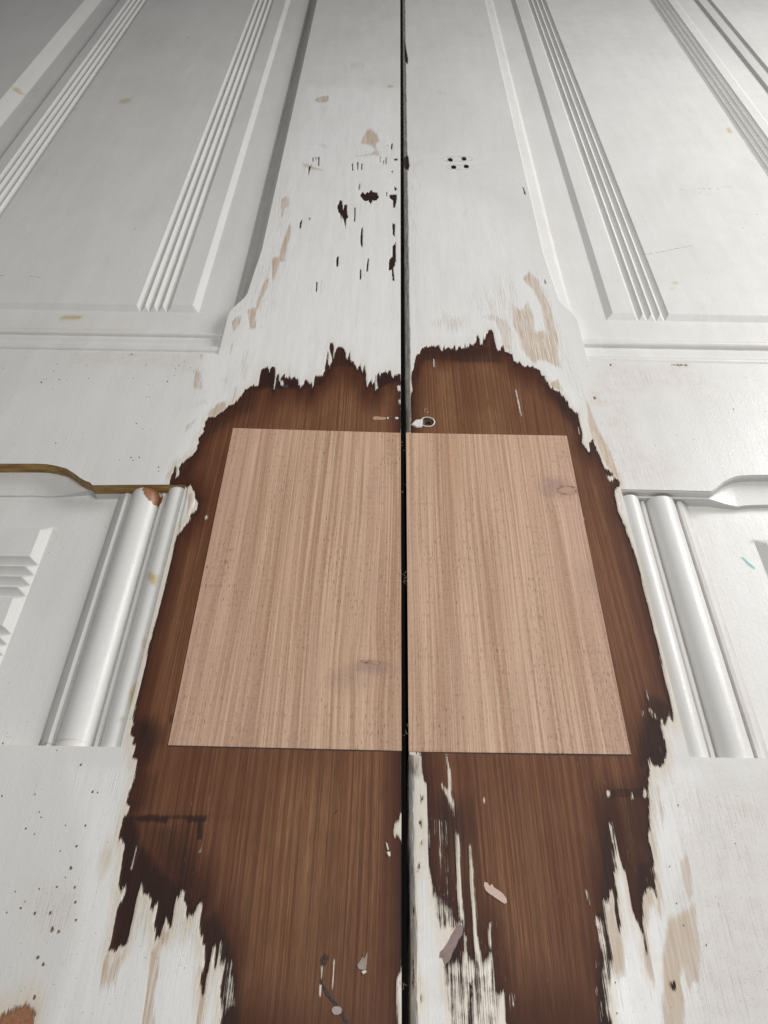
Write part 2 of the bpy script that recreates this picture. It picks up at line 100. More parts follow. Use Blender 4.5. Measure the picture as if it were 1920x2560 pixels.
[-107.47,428.5],[-109.06,428.46]]],[0.9,0.8,[[-131.65,426.96],[-126.18,429.17],[-126.74,421.16],[-128.63,427.9]]],[0.75,1.05,[[-128.65,412.77],[-124.71,407.96],[-121.0,392.1],[-122.63,389.72],[-127.57,391.92],[-128.47,404.61]]],[0.6,0.9,[[-125.27,349.16],[-125.6,356.19],[-120.1,363.51],[-120.12,359.19],[-122.91,352.02]]],[0.45,1.2,[[-120.67,378.29],[-116.45,382.95],[-114.97,
376.93],[-128.24,370.62]]],[0.9,0.8,[[-113.15,365.88],[-111.89,373.28],[-109.8,372.59],[-109.52,377.08],[-105.89,379.44],[-104.02,380.25],[-102.52,373.53],[-104.47,370.07],[-106.61,367.95],[-108.58,364.83]]],[0.8,0.8,[[-99.99,394.24],[-98.18,395.87],[-98.1,386.52],[-98.61,377.37],[-99.6,377.34]]],[0.6,0.9,[[-127.86,318.37],[-124.75,326.21],[-123.13,324.94],[-125.49,320.35],
[-126.38,310.81],[-129.74,309.48]]],[0.5,0.8,[[-111.34,401.87],[-105.95,403.62],[-105.52,397.25],[-110.08,400.3]]],[0.9,1.05,[[-113.31,297.79],[-111.4,298.78],[-109.88,294.13],[-109.95,286.76],[-110.85,280.43]]],[0.35,1.5,[[-100.32,442.66],[-95.11,435.77],[-92.91,402.38],[-96.15,395.92],[-99.22,418.58]]],[0.75,1.5,[[-103.55,61.39],[-101.3,63.99],[-99.76,62.47],[-95.86,65.63],
[-93.97,62.56],[-95.35,61.01],[-95.71,56.47],[-95.73,53.01],[-98.2,51.51],[-101.02,51.47]]],[0.85,0.9,[[-85.54,65.27],[-83.72,66.34],[-82.55,72.16],[-79.0,72.22],[-79.64,67.97],[-81.86,65.85],[-81.49,61.22],[-80.57,56.7],[-81.25,51.77],[-78.78,39.95],[-83.73,39.88],[-84.12,49.3],[-84.85,56.64]]],[0.9,0.8,[[-66.85,61.96],[-65.55,59.44],[-62.91,50.59],[-62.75,59.99],[-62.38,
63.05],[-62.1,55.99],[-62.07,50.6],[-61.73,40.21],[-64.37,40.17],[-64.6,50.56],[-66.27,56.92]]],[0.7,1.05,[[-59.53,61.56],[-57.02,64.17],[-56.69,58.07],[-57.74,55.56]]],[0.3,6.0,[[-102.91,58.87],[-105.27,79.96],[-104.38,91.32],[-101.54,74.55],[-100.04,58.91]]],[0.22,4.5,[[-136.82,86.18],[-119.14,86.47],[-115.8,74.32],[-114.07,63.79],[-126.87,71.46],[-133.02,74.04]]],[0.25,3.0,
[[-131.09,129.88],[-124.06,128.65],[-123.94,120.64],[-129.24,123.19]]],[0.35,2.25,[[-133.27,135.35],[-131.25,135.39],[-131.46,131.24],[-132.51,132.6]]],[0.9,0.8,[[117.92,80.93],[119.29,81.34],[120.96,82.93],[122.67,82.96],[125.71,86.56],[125.38,81.83],[124.83,77.96],[124.3,73.4],[123.76,69.67],[120.53,57.07],[117.9,57.03],[116.48,54.58],[115.47,56.99],[115.54,62.28],[113.46,
58.71],[113.43,55.22],[113.4,51.79],[110.18,38.55],[102.82,38.44],[105.0,51.66],[106.97,56.86],[108.35,65.77],[109.8,69.45],[111.48,73.2],[112.77,77.0],[114.41,80.49],[116.58,79.75]]],[0.8,0.8,[[123.39,102.12],[124.97,101.3],[126.59,104.31],[127.2,101.34],[126.97,95.07],[125.28,86.55],[123.35,85.72],[122.51,92.95]]],[0.85,0.8,[[93.6,90.04],[93.81,86.43],[93.3,81.31],[93.3,
76.69],[93.99,73.67],[94.33,71.06],[94.11,65.55],[93.01,58.75],[91.85,60.14],[89.96,58.7],[89.0,60.1],[89.44,64.75],[89.82,69.14],[89.71,75.5],[90.17,80.49],[91.94,84.42]]],[0.9,0.8,[[105.73,87.82],[108.32,89.87],[109.37,88.68],[109.37,84.71],[106.8,82.7],[105.97,78.81],[104.48,75.73],[103.97,69.36],[104.04,63.9],[104.06,59.27],[103.22,55.41],[102.48,58.54],[101.61,62.07],
[101.54,65.67],[103.24,67.88],[103.5,73.07],[104.25,80.71]]],[0.8,0.8,[[112.1,97.31],[113.07,95.67],[113.29,90.76],[110.69,78.12],[110.23,82.76],[111.1,86.72],[111.56,92.77]]],[0.8,0.8,[[114.16,114.15],[115.28,111.95],[115.58,107.14],[114.71,101.13],[113.56,101.96],[113.33,107.1],[113.36,111.47]]],[0.8,0.8,[[119.79,132.76],[121.95,131.84],[121.06,125.68],[121.65,121.06],
[118.63,110.68],[119.51,118.74],[119.86,126.6]]],[0.35,2.25,[[129.34,129.12],[134.78,130.16],[138.32,129.28],[137.58,122.72],[133.85,120.82],[130.83,121.68],[128.7,124.42]]],[0.3,2.25,[[127.22,114.37],[129.27,115.3],[128.64,110.85],[127.06,109.95]]],[0.5,0.8,[[96.34,97.88],[98.19,98.33],[97.05,94.58],[95.95,94.56]]],[0.45,2.25,[[38.07,476.22],[40.5,481.11],[49.52,480.41],
[59.49,476.87],[60.84,471.2],[55.17,459.85],[46.25,457.75],[39.9,464.95],[35.4,462.96],[31.11,468.43]]],[0.6,1.5,[[67.39,477.1],[76.97,484.15],[84.34,477.61],[89.74,464.56],[86.82,434.03],[81.26,442.6],[80.32,456.92],[77.1,471.68]]],[0.75,1.2,[[103.09,528.95],[110.29,540.07],[116.28,529.37],[117.81,512.52],[121.08,492.36],[120.89,469.22],[121.94,456.31],[119.04,434.95],[118.85,
418.02],[111.28,424.5],[105.32,427.71],[100.48,422.51],[96.29,432.58],[93.98,441.2],[93.27,455.48],[90.1,468.31],[92.9,497.47],[97.67,487.7],[104.69,499.85],[106.86,478.29],[106.03,461.34],[112.92,463.39],[114.17,492.15],[109.8,514.35]]],[0.8,0.8,[[129.3,394.2],[131.39,385.02],[132.69,374.55],[133.96,358.64],[136.14,348.9],[138.5,340.76],[138.69,331.44],[140.25,319.83],[139.53,
316.02],[137.01,317.22],[133.3,327.38],[131.12,341.93],[128.67,350.09],[128.29,365.65],[130.14,383.47]]],[0.9,0.8,[[108.76,404.71],[115.41,408.11],[116.75,395.43],[112.87,396.89],[109.18,399.94]]],[0.5,0.8,[[135.4,308.44],[137.89,307.28],[136.52,290.59],[134.75,290.55],[134.27,297.51]]],[0.4,1.8,[[117.92,132.98],[120.18,130.98],[117.61,113.26],[112.93,94.92],[113.01,106.94]]],
[0.6,0.8,[[155.0,453.65],[157.21,453.72],[157.46,458.26],[155.48,456.38]]],[0.8,0.8,[[219.72,529.43],[222.73,529.52],[224.97,526.39],[221.87,525.86]]],[0.3,10.5,[[10.25,740.64],[32.38,741.51],[24.86,559.84],[12.5,559.43]]],[0.32,7.5,[[-103.53,674.4],[-86.94,675.02],[-81.08,556.35],[-95.8,555.86]]],[0.3,9.0,[[-105.6,555.54],[-84.76,556.23],[-84.93,468.74],[-99.67,453.47],
[-110.11,481.4]]],[0.38,9.0,[[61.13,504.59],[96.94,539.64],[104.82,459.47],[86.82,434.03],[72.76,473.45]]],[0.34,7.5,[[116.44,551.42],[125.51,482.7],[128.94,408.48],[136.14,348.9],[139.53,316.02],[135.64,335.33],[128.55,392.63],[117.65,424.67],[111.39,478.42]]],[0.3,9.0,[[126.15,136.57],[127.78,107.19],[123.95,67.51],[121.5,42.91],[114.81,42.81],[117.13,83.56]]],[0.4,4.5,
[[-96.66,84.57],[-90.46,84.11],[-83.82,66.86],[-93.99,65.14]]],[0.4,4.5,[[-79.59,81.48],[-69.73,80.53],[-66.41,64.53],[-79.14,66.93]]],[0.28,6.0,[[-119.11,135.61],[-108.32,135.8],[-107.45,109.38],[-102.87,80.0],[-104.13,61.38],[-109.54,97.12]]]],
'YEL': [[0.8,1.5,[[-125.25,244.13],[-121.94,242.16],[-119.07,240.19],[-119.46,234.18],[-121.9,236.11],[-124.38,240.08]]],[0.8,1.2,[[-118.55,173.4],[-116.9,179.13],[-115.44,175.89],[-115.66,167.08],[-116.38,163.93]]],[0.6,0.8,[[-120.32,160.76],[-118.35,160.03],[-118.53,157.73],[-119.77,158.47]]],[0.6,0.8,[[-118.98,202.21],[-117.83,204.03],[-117.07,196.95],[-118.02,197.81]]],
[0.6,0.8,[[-177.77,426.84],[-173.48,426.62],[-174.75,425.22]]],[0.8,1.5,[[-242.36,480.3],[-232.69,482.54],[-225.04,481.79],[-226.73,477.47],[-240.12,476.49]]],[0.35,3,[[-281.33,464.9],[-214.17,465.39],[-175.66,463.71],[-213.69,463.53],[-280.82,463.42]]],[0.5,1.5,[[-290.7,866.59],[-287.25,872.9],[-279.05,873.26],[-279.52,860.99],[-287.16,858.64]]],[0.8,0.8,[[-411.83,891.36],
[-402.21,887.54],[-398.7,879.26],[-405.78,883.14]]],[0.5,1,[[223.91,538.57],[228.38,534.36],[225.08,533.18]]],[0.7,0.8,[[346.4,831.01],[349.14,818.07],[346.46,811.36],[345.1,823.46]]]],
'RUSTM': [[1,0.4,[[-141.61,304.35],[-133.86,304.54],[-129.79,301.95],[-130.04,296.26],[-133.14,294.32],[-136.21,295.65],[-139.01,298.88]]],[0.45,1.6,[[-151.02,168.21],[-149.75,165.07],[-151.76,159.59],[-150.55,148.32],[-152.42,147.54],[-152.02,158.06]]],[0.5,2.0,[[-160.1,154.28],[-150.96,149.95],[-131.93,150.3],[-128.02,148.89],[-158.06,147.74]]]],
'DARK': [[1,5,[[-54.07,682.12],[8.78,684.46],[8.8,506.85],[-43.58,505.23]]],[1,3,[[-46.95,562.1],[7.55,563.9],[7.61,519.53],[-44.33,517.89]]],[1,5,[[-107.85,113.8],[-102.18,114.54],[-96.5,103.38],[-84.87,92.81],[-72.93,84.96],[-68.06,77.8],[-64.97,59.45],[-74.16,74.98],[-84.41,66.85],[-101.3,63.99],[-104.38,91.32]]],[0.62,9,[[-102.33,115.18],[-75.04,115.33],[-72.46,100.14],
[-61.89,80.66],[-67.75,72.4],[-89.58,91.57]]],[0.9,3,[[-68.2,75.08],[-63.1,80.64],[-55.13,67.31],[-50.47,54.69],[-47.96,40.41],[-56.78,40.28],[-65.55,59.44]]],[0.8,8,[[-114.47,159.68],[-104.19,161.4],[-96.47,154.73],[-95.71,147.36],[-101.57,135.93],[-106.3,135.84],[-113.11,150.7]]],[0.6,6,[[-106.97,135.83],[-95.5,136.04],[-94.68,115.96],[-106.36,115.75]]],[0.9,2,[[123.96,
168.08],[129.26,162.77],[129.19,153.0],[127.05,143.54],[124.5,141.37],[120.38,141.29],[120.22,147.0],[120.99,157.31]]],[0.58,7,[[95.62,132.58],[120.09,139.95],[115.73,119.63],[111.03,86.26],[102.69,69.79],[94.72,77.68],[87.7,85.88],[86.08,106.48]]],[0.9,7,[[103.31,103.11],[113.61,100.87],[111.03,86.26],[102.36,68.21],[100.09,80.51]]],[0.8,3,[[93.68,117.3],[100.94,114.24],
[94.72,77.68],[87.41,84.19]]],[0.6,4,[[123.93,178.42],[136.08,170.67],[120.09,139.95],[113.23,139.82]]],[0.7,5,[[86.49,430.59],[118.35,392.35],[138.36,309.75],[128.86,328.58],[119.88,355.45],[103.84,398.22]]],[0.75,3.2,[[-85.26,416.2],[-75.48,416.48],[-73.76,400.25],[-58.67,403.67],[-50.88,402.88],[-42.16,407.15],[-40.51,444.33],[-29.42,439.13],[-26.17,426.27],[-14.02,418.2],
[-14.43,409.95],[-25.81,417.87],[-34.86,415.54],[-41.51,397.16],[-58.36,392.77],[-76.3,394.24],[-85.57,392.04]]],[0.9,2.5,[[-6.65,410.16],[9.59,413.69],[9.58,402.53],[3.16,401.36],[-5.7,394.2]]],[0.6,3,[[16.03,405.38],[22.77,437.41],[70.42,442.29],[75.24,462.28],[80.79,437.33],[79.58,423.6],[26.81,425.49],[19.03,397.49]]],[0.5,6,[[-86.28,397.77],[-83.1,371.81],[-105.22,349.67],
[-116.9,329.03],[-125.89,308.33],[-113.96,307.37],[-113.24,318.73],[-113.29,363.69]]],[0.5,2.5,[[31.31,123.38],[35.66,118.23],[40.29,108.79],[36.4,108.11],[32.29,116.24]]],[0.9,1.5,[[31.52,76.79],[34.42,75.15],[32.61,69.13],[32.35,64.25],[28.27,62.59],[26.04,61.28],[24.31,63.49],[29.94,75.07]]],[0.6,12,[[18.83,127.82],[40.0,124.86],[43.05,93.76],[46.19,71.54],[43.88,43.67],
[29.41,43.46],[19.95,117.96]]],[0.9,2,[[85.54,80.27],[89.66,83.11],[88.84,61.83],[85.87,42.38],[80.31,42.3],[85.37,72.16]]],[0.7,0.8,[[-105.64,115.44],[-71.95,116.35],[-71.8,113.47],[-89.05,113.81],[-96.6,112.73],[-103.11,112.93],[-106.83,112.23]]],[1,0.5,[[-76.27,113.08],[-73.37,113.13],[-72.85,106.24],[-74.97,105.59]]],[1,0.7,[[-102.33,115.18],[-95.98,115.93],[-88.0,115.11],
[-88.73,112.23],[-94.02,112.77],[-100.46,112.66]]],[1,0.5,[[-82.23,115.53],[-73.14,115.69],[-72.72,113.14],[-79.76,112.7]]],[1,0.8,[[-111.37,302.58],[-107.6,296.99],[-106.27,293.28],[-106.38,285.94],[-108.27,284.99],[-109.68,296.94]]],[0.8,0.6,[[97.84,129.9],[118.3,131.62],[116.48,126.21],[111.94,126.8],[99.8,125.91]]],[0.5,1,[[-69.1,399.83],[-64.86,398.36],[-64.49,394.42],
[-68.63,395.1]]],[0.9,0.7,[[-97.11,161.54],[-95.69,161.57],[-95.16,157.01],[-96.57,156.98]]],[0.7,0.6,[[-21.14,63.18],[-19.83,65.52],[-17.71,64.26],[-18.69,61.18],[-20.69,60.9]]],[0.35,2,[[-71.95,116.35],[-51.77,116.06],[-51.61,114.78],[-71.53,113.8]]]],
'LITE': [[1,22,[[-67.85,136.54],[-6.81,137.65],[-11.17,81.48],[-15.04,42.8],[-48.28,42.3],[-59.83,104.0]]],[0.7,15,[[43.92,105.76],[56.57,118.59],[61.69,82.66],[55.28,51.4],[47.22,43.72],[46.63,76.92]]],[0.7,16,[[-64.1,379.8],[5.74,397.12],[5.95,345.59],[-70.14,343.65]]],[1,15,[[26.66,418.77],[69.64,431.82],[82.73,391.39],[78.51,347.43],[20.26,345.95]]],[0.5,10,[[57.2,125.16],
[73.4,122.15],[63.31,66.56],[50.12,51.32]]],[0.35,10,[[-110.65,251.78],[-100.04,262.66],[-98.26,186.42],[-112.34,186.14]]]],
'GRIME': [[0.8,8,[[144.72,422.08],[159.55,422.49],[211.83,420.62],[217.62,402.9],[176.21,401.77],[158.16,393.43],[155.4,349.39],[177.88,323.31],[156.58,310.19],[147.47,309.97],[140.73,322.4],[133.48,355.8],[134.42,385.1]]],[0.8,8,[[128.75,133.17],[170.03,133.91],[143.81,43.24],[115.92,42.83],[125.08,83.68],[124.76,113.38]]],[0.5,5,[[-218.62,428.77],[-128.1,427.92],[-128.83,
407.85],[-156.97,413.63],[-210.1,417.13]]],[0.6,5,[[-137.97,87.88],[-119.3,87.04],[-115.8,74.32],[-126.08,68.82],[-133.61,74.03]]],[0.5,5,[[178.34,297.67],[187.41,297.88],[182.64,204.8],[178.92,155.62],[168.15,155.42]]],[0.7,3,[[175.6,278.5],[172.81,241.17],[171.32,229.31],[175.1,231.33],[177.66,272.95]]],[0.4,8,[[126.95,140.07],[147.54,140.45],[124.9,78.17],[115.37,89.18]]]],
'CHALK': [[1,14,[[-112,425],[-92,900],[10,900],[10,400],[-60,380]]],[0.8,20,[[13,420],[13,700],[95,640],[120,480],[112,400]]],[1,5,[[-135.96,135.3],[-106.97,135.83],[-106.17,109.4],[-101.79,85.62],[-101.94,66.57],[-95.49,64.08],[-86.13,69.45],[-54.76,64.72],[-47.96,40.41],[-115.56,39.41],[-114.34,69.0],[-121.14,102.96]]],[1,3,[[-94.89,61.53],[-86.8,61.65],[-84.7,41.76],[-95.73,
41.6],[-95.4,54.0]]],[1,3,[[-78.56,66.94],[-68.61,67.1],[-64.81,42.06],[-78.07,41.86]]],[1,5,[[87.35,56.79],[97.92,94.67],[100.53,88.93],[126.95,140.07],[144.11,140.39],[127.56,101.1],[112.86,83.49],[102.56,42.63],[85.31,42.37]]],[1,6,[[-93.12,453.66],[-86.28,397.77],[-116.21,330.37],[-122.81,315.94],[-130.64,309.46],[-124.32,349.18],[-117.96,385.98],[-124.93,428.01]]],[0.8,6,
[[89.21,459.01],[125.49,392.55],[125.04,351.39],[120.96,362.58],[105.81,414.36]]]],
'PITS_L': [[1,-257.7,409.17,0],[1,-245.7,420.33,0],[2,-227.59,395.49,1],[1,-226.89,398.21,0],[1,-225.3,399.05,0],[1.6,-216.74,398.49,0],[1,-223.09,407.19,0],[1,-223.03,414.77,0],[0.8,-211.94,423.83,0],[1,-208.83,416.33,0],[1,-202.97,414.0,0],[1.2,-197.77,400.29,0],[0.7,-194.18,418.42,0],[0.8,-178.27,398.11,0],[1,-180.29,422.69,0],[1.8,-175.13,426.92,0],[1,-168.21,401.1,0],[1,
-162.58,415.47,0],[0.8,-156.65,395.06,0],[1,-155.5,382.67,0],[1,-153.51,382.72,0],[2,-145.12,398.54,1],[1,-145.36,415.62,0],[1,-142.07,412.07,0],[1.3,-140.41,415.42,0],[1,-132.4,413.33,0],[1.2,-129.63,409.46,0],[1,-141.45,405.06,0],[1.2,-156.32,357.24,0],[1,-151.09,352.42,0],[0.8,-146.07,351.42,0],[1.6,-152.8,327.08,0],[1.6,-147.93,327.33,0],[1.4,-151.16,324.76,0],[1.5,-134.7,
319.48,0],[1.2,-133.96,315.92,0],[1.3,-201.43,338.27,0],[0.8,-159.2,324.7,0],[0.8,-217.94,388.69,0],[0.8,-211.97,398.62,0],[0.7,-213.45,425.49,0],[0.7,-207.66,419.72,0],[0.7,-187.17,426.24,0],[0.8,-153.89,394.03,0],[1,-137.8,420.01,0],[0.7,-142.89,427.5,0],[1,-138.04,81.37,0],[1,-147.29,123.4,0],[1.3,-161.04,122.43,0],[1,-143.08,115.95,0],[1,-141.69,113.73,0],[1.3,-146.58,
109.15,0],[1,-142.35,106.91,0],[1,-130.53,110.75,0],[1.5,-123.07,124.83,0],[1.2,-120.7,124.67,0],[1,-129.78,100.38,0],[1.4,-123.66,102.43,0],[2,-123.65,93.81,0],[1,-124.86,90.4,0],[1.3,-127.2,86.8,0],[1.2,-133.99,85.94,0],[1.6,-120.02,86.74,0],[1.4,-139.05,78.86,0],[1,-143.87,77.24,0],[1.6,-132.93,77.2,0],[1.8,-127.01,77.29,0],[1.5,-116.32,75.12,0],[2.4,-124.68,71.65,0],[2,
-121.88,71.0,0],[2,-127.23,62.04,0],[1.8,-124.44,59.95,0],[2.2,-124.46,49.41,0],[1,-143.03,84.94,0],[1.6,-118.36,81.41,0],[1.5,-122.26,110.7,0],[1.5,-131.27,136.71,0],[1,-168.69,146.01,0],[0.8,-143.69,143.22,0]],
'PITS_R': [[1.6,225.2,380.72,0],[1,244.96,378.99,0],[0.8,242.8,413.24,0],[0.7,221.6,406.2,0],[0.8,182.28,355.65,0],[0.8,137.14,422.2,0],[0.8,192.41,351.72,0],[0.7,167.02,345.56,0],[1,128.23,123.64,0],[1,118.76,98.56,0],[1,118.31,84.69,0],[1,126.29,70.16,0],[0.8,148.22,108.15,0],[1,119.2,76.99,0],[0.9,87.94,47.58,0],[0.9,89.05,57.31,0]],
'SCREW': [[56.68,730.43],[69.97,733.21],[59.19,715.3],[71.12,717.32]],
'BIGHOLE': [[26.6,363.73],[20.53,362.85]],
'SMALLHOLE': [26.05,373.96],
'FILLER': [['pink',[[42.77,91.55],[44.1,91.17],[44.76,90.02],[45.93,90.79],[46.56,89.48],[48.51,88.37],[49.94,87.25],[51.14,85.57],[51.23,83.89],[50.22,83.48],[48.49,84.57],[46.75,85.67],[45.29,86.61],[44.41,87.16],[43.15,88.28],[42.53,89.99]]],['grey',[[31.6,76.24],[33.06,75.61],[33.07,72.39],[31.3,70.24],[30.63,68.66],[29.06,66.54],[28.2,64.21],[27.15,62.91],[25.66,61.87],
[24.87,64.15],[23.71,64.29],[24.07,66.21],[25.58,67.53],[27.14,69.65],[28.73,72.33],[30.32,74.49]]],['grey2',[[-15.86,47.36],[-15.06,48.18],[-13.09,48.21],[-12.16,47.41],[-12.31,46.08],[-13.51,45.49],[-14.91,45.57],[-15.69,46.5]]],['grey3',[[-7.11,61.36],[-5.17,64.2],[-4.28,63.7],[-3.35,66.04],[-3.47,61.92],[-3.77,60.14],[-4.74,59.78],[-6.48,60.1]]],['wood',[[-8.54,366.29],
[-7.35,367.69],[-5.2,367.93],[-2.73,367.36],[0.03,367.16],[0.36,365.16],[-1.47,364.66],[-4.52,364.4],[-7.58,364.5]]]],
'WHITEBITS_L': [[[0.46,366.98],[1.56,367.47],[2.07,366.12],[1.28,365.19]],[[5.86,367.13],[7.7,367.63],[8.32,366.73],[7.4,365.53],[5.87,365.76]],[[-5.59,59.36],[-3.76,59.99],[-3.39,59.14],[-4.69,58.37]],[[3.44,102.33],[5.03,102.66],[5.17,100.73],[4.41,100.35]],[[3.08,106.3],[3.85,105.7],[4.51,103.26],[3.88,102.95]]],
'BLACKBITS_L': [[[0.02,367.88],[0.82,367.72],[1.89,365.2],[0.37,364.71]],[[3.1,366.87],[5.25,366.65],[5.25,366.2],[3.11,366.14]],[[-68.77,398.4],[-64.85,397.51],[-64.57,394.56],[-67.4,394.29],[-67.93,396.44]],[[-20.84,57.12],[-19.9,55.89],[-17.3,52.74],[-14.59,49.87],[-11.61,46.56],[-9.21,42.88],[-10.6,42.86],[-12.68,45.6],[-15.38,48.89],[-18.38,51.74],[-20.59,55.14]],[[-19.26,
117.27],[-17.42,119.57],[-17.68,118.27],[-19.24,116.95]],[[-20.42,61.15],[-19.01,61.68],[-17.97,63.74],[-19.18,64.5],[-20.27,63.2]]],
'CREASE_R': [[157.07,269.42],[157.49,266.7],[157.09,253.87],[157.19,243.57],[157.06,232.61],[156.75,222.97],[156.68,222.02],[156.35,222.96],[156.0,231.61],[156.12,242.53],[156.25,253.85],[156.37,265.58]],
'TEAL': [[[200.91,268.06],[202.56,267.77],[204.91,264.01],[207.08,260.61],[206.15,259.52],[203.56,262.36]]],
'LUMP': [[0.9,0.5,[[-113.01,305.89],[-111.2,301.63],[-109.32,298.83],[-108.52,292.3],[-108.75,287.7],[-109.97,284.95],[-108.33,279.6],[-108.95,277.36],[-110.99,273.79],[-112.77,268.97],[-113.9,278.58],[-113.68,292.18],[-114.33,303.46]]]],
'LINES': [['paint_cracks','black',-0.02,'R',[[0.45,0.25,[[77.71,732.86],[77.33,730.8],[76.51,729.77],[75.19,728.99],[73.32,728.4],[70.79,727.96],[67.12,727.65],[59.09,727.34],[55.44,727.37],[52.94,727.61],[51.13,728.06],[49.88,728.73],[49.16,729.7],[48.99,731.75],[49.31,733.81],[50.11,734.85],[51.42,735.63],[53.29,736.23],[55.83,736.68],[59.53,737.0],[67.63,737.31],[71.32,
737.28],[73.83,737.04],[75.65,736.58],[76.89,735.9],[77.59,734.92],[77.71,732.86]]],[0.45,0.3,[[77.96,716.02],[77.62,714.15],[76.9,713.21],[75.73,712.51],[74.07,711.98],[71.83,711.59],[68.59,711.31],[61.48,711.04],[58.25,711.07],[56.04,711.29],[54.44,711.7],[53.34,712.31],[52.71,713.19],[52.56,715.05],[52.86,716.91],[53.57,717.85],[54.73,718.56],[56.38,719.1],[58.63,719.5],
[61.9,719.78],[69.07,720.06],[72.32,720.03],[74.54,719.8],[76.15,719.38],[77.24,718.76],[77.86,717.87],[77.96,716.01]]]]],['paint_scratches','pit',-0.28,'R',[[0.5,0.35,[[223.26,379.17],[227.14,382.27]]],[0.35,0.5,[[154.6,364.89],[149.52,369.11]]],[0.3,0.5,[[135.92,370.22],[152.62,375.07]]],[0.3,0.5,[[154.86,356.35],[159.25,349.49]]]]],['paint_step','ring',-0.2,'R',[[0.9,0.0,
[[15.95,833.27],[35.96,836.05],[60.37,846.05],[84.87,851.04],[104.89,858.66],[121.35,860.57]]]]],['panel_scuffs','pit',-5.28,'R',[[0.4,0.15,[[208.7,576.49],[222.24,580.5],[237.64,586.53],[253.04,591.9]]],[0.6,0.45,[[265.76,690.94],[271.46,688.2]]],[0.7,0.4,[[283.85,692.5],[291.17,693.36],[302.7,691.42],[301.04,693.14]]],[0.5,0.5,[[282.44,684.21],[290.74,681.02]]],[0.35,0.5,
[[304.89,696.85],[317.67,696.73]]],[0.5,0.5,[[320.89,646.19],[329.29,647.03]]],[0.5,0.3,[[317.09,611.97],[319.24,612.55]]],[0.4,0.4,[[303.27,623.04],[306.9,621.87]]]]],['paint_scratches','pit',-0.28,'L',[[0.3,0.5,[[-141.05,375.49],[-131.07,364.68]]],[0.3,0.5,[[-141.0,370.28],[-130.95,358.91]]],[0.3,0.5,[[-141.48,362.95],[-132.76,353.17]]],[0.3,0.6,[[-183.59,403.09],[-176.86,
413.9]]],[0.3,0.6,[[-221.45,398.84],[-215.15,405.45]]],[0.35,0.3,[[-109.74,94.16],[-109.85,86.06],[-109.85,77.13]]],[0.3,0.3,[[-110.88,102.52],[-110.3,98.9]]],[0.3,0.5,[[-106.06,415.06],[-126.05,415.83]]]]],['panel_scuffs','pit',-5.28,'L',[[0.5,0.3,[[-286.15,1043.86],[-282.72,1054.75]]],[0.8,0.2,[[-254.14,1064.34],[-248.93,1061.87]]],[0.5,0.4,[[-332.37,838.83],[-328.4,
850.84]]],[0.6,0.3,[[-390.22,890.41],[-380.59,900.24]]],[0.5,0.5,[[-214.77,603.89],[-210.61,602.77]]],[0.5,0.6,[[-302.23,528.37],[-298.2,530.68]]],[0.3,0.6,[[-280.82,529.05],[-270.63,527.2]]]]]],
'KNOT': [[-7.28,190.09],[-2.79,190.01],[106.62,306.53]],
'KNOTSTAIN': [[-5.34,187.43],[-16.25,181.39],[101.07,308.85],[114.41,243.37]],
'SPLINT': [[10.86,242.63],[11.97,306.71],[12.7,156.78],[9.76,338.87],[11.13,57.61]],
'LRAILBOT': [[-262.44,319.16],[-229.37,319.98],[-215.18,320.33],[-208.07,320.51],[-201.82,320.33],[-195.74,319.14],[-188.94,316.99],[-183.69,313.49],[-178.88,309.7],[-174.92,307.21],[-171.79,306.0],[-170.05,303.81],[-154.14,304.51],[-113.8,305.8]],
'RRAILBOT': [[138.02,308.04],[173.16,307.92],[191.39,307.72],[193.38,309.05],[197.09,312.34],[200.52,315.34],[204.02,317.71],[208.18,319.78],[212.31,320.86],[219.44,321.53],[229.12,321.94],[272.32,322.33]],
}


# ------------------------------------------------------------ field helpers
def inside(px, py, poly):
    r = np.zeros(px.shape, bool); n = len(poly)
    for i in range(n):
        x1, y1 = poly[i]; x2, y2 = poly[(i + 1) % n]
        if y1 == y2: continue
        c = ((y1 > py) != (y2 > py)) & (px < (x2 - x1) * (py - y1) / (y2 - y1) + x1)
        r ^= c
    return r

def sdist(px, py, poly, ay=1.0):
    d = np.full(px.shape, 1e9); n = len(poly)
    qy = py * ay
    for i in range(n):
        x1, y1 = poly[i]; x2, y2 = poly[(i + 1) % n]
        y1 *= ay; y2 *= ay
        dx, dy = x2 - x1, y2 - y1
        L = dx * dx + dy * dy + 1e-12
        t = np.clip(((px - x1) * dx + (qy - y1) * dy) / L, 0, 1)
        d = np.minimum(d, (px - x1 - t * dx) ** 2 + (qy - y1 - t * dy) ** 2)
    d = np.sqrt(d)
    return np.where(inside(px, py, poly), d, -d)

def local(px, py, poly, mx, my):
    xs = [p[0] for p in poly]; ys = [p[1] for p in poly]
    return (px > min(xs) - mx) & (px < max(xs) + mx) & (py > min(ys) - my) & (py < max(ys) + my)

AY = 0.35
def soft(px, py, items, ay=1.0):
    out = np.zeros(px.shape)
    for a, r, poly in items:
        m = local(px, py, poly, r * 1.2, r * 1.2 / ay)
        if not m.any(): continue
        s = sdist(px[m], py[m], poly, ay)
        t = np.clip((s + r) / (2 * r), 0, 1); t = t * t * (3 - 2 * t) * a
        out[m] = np.maximum(out[m], t)
    return out

def rim_field(px, py):
    out = np.full(px.shape, -8.0)
    for op, poly in [q for q in D['BARE'] if q[0] == '+' and len(q[1]) > 100]:
        m = local(px, py, poly, 8, 22)
        if m.any(): out[m] = np.maximum(out[m], sdist(px[m], py[m], poly, AY))
    return np.clip(out, -8, 12)

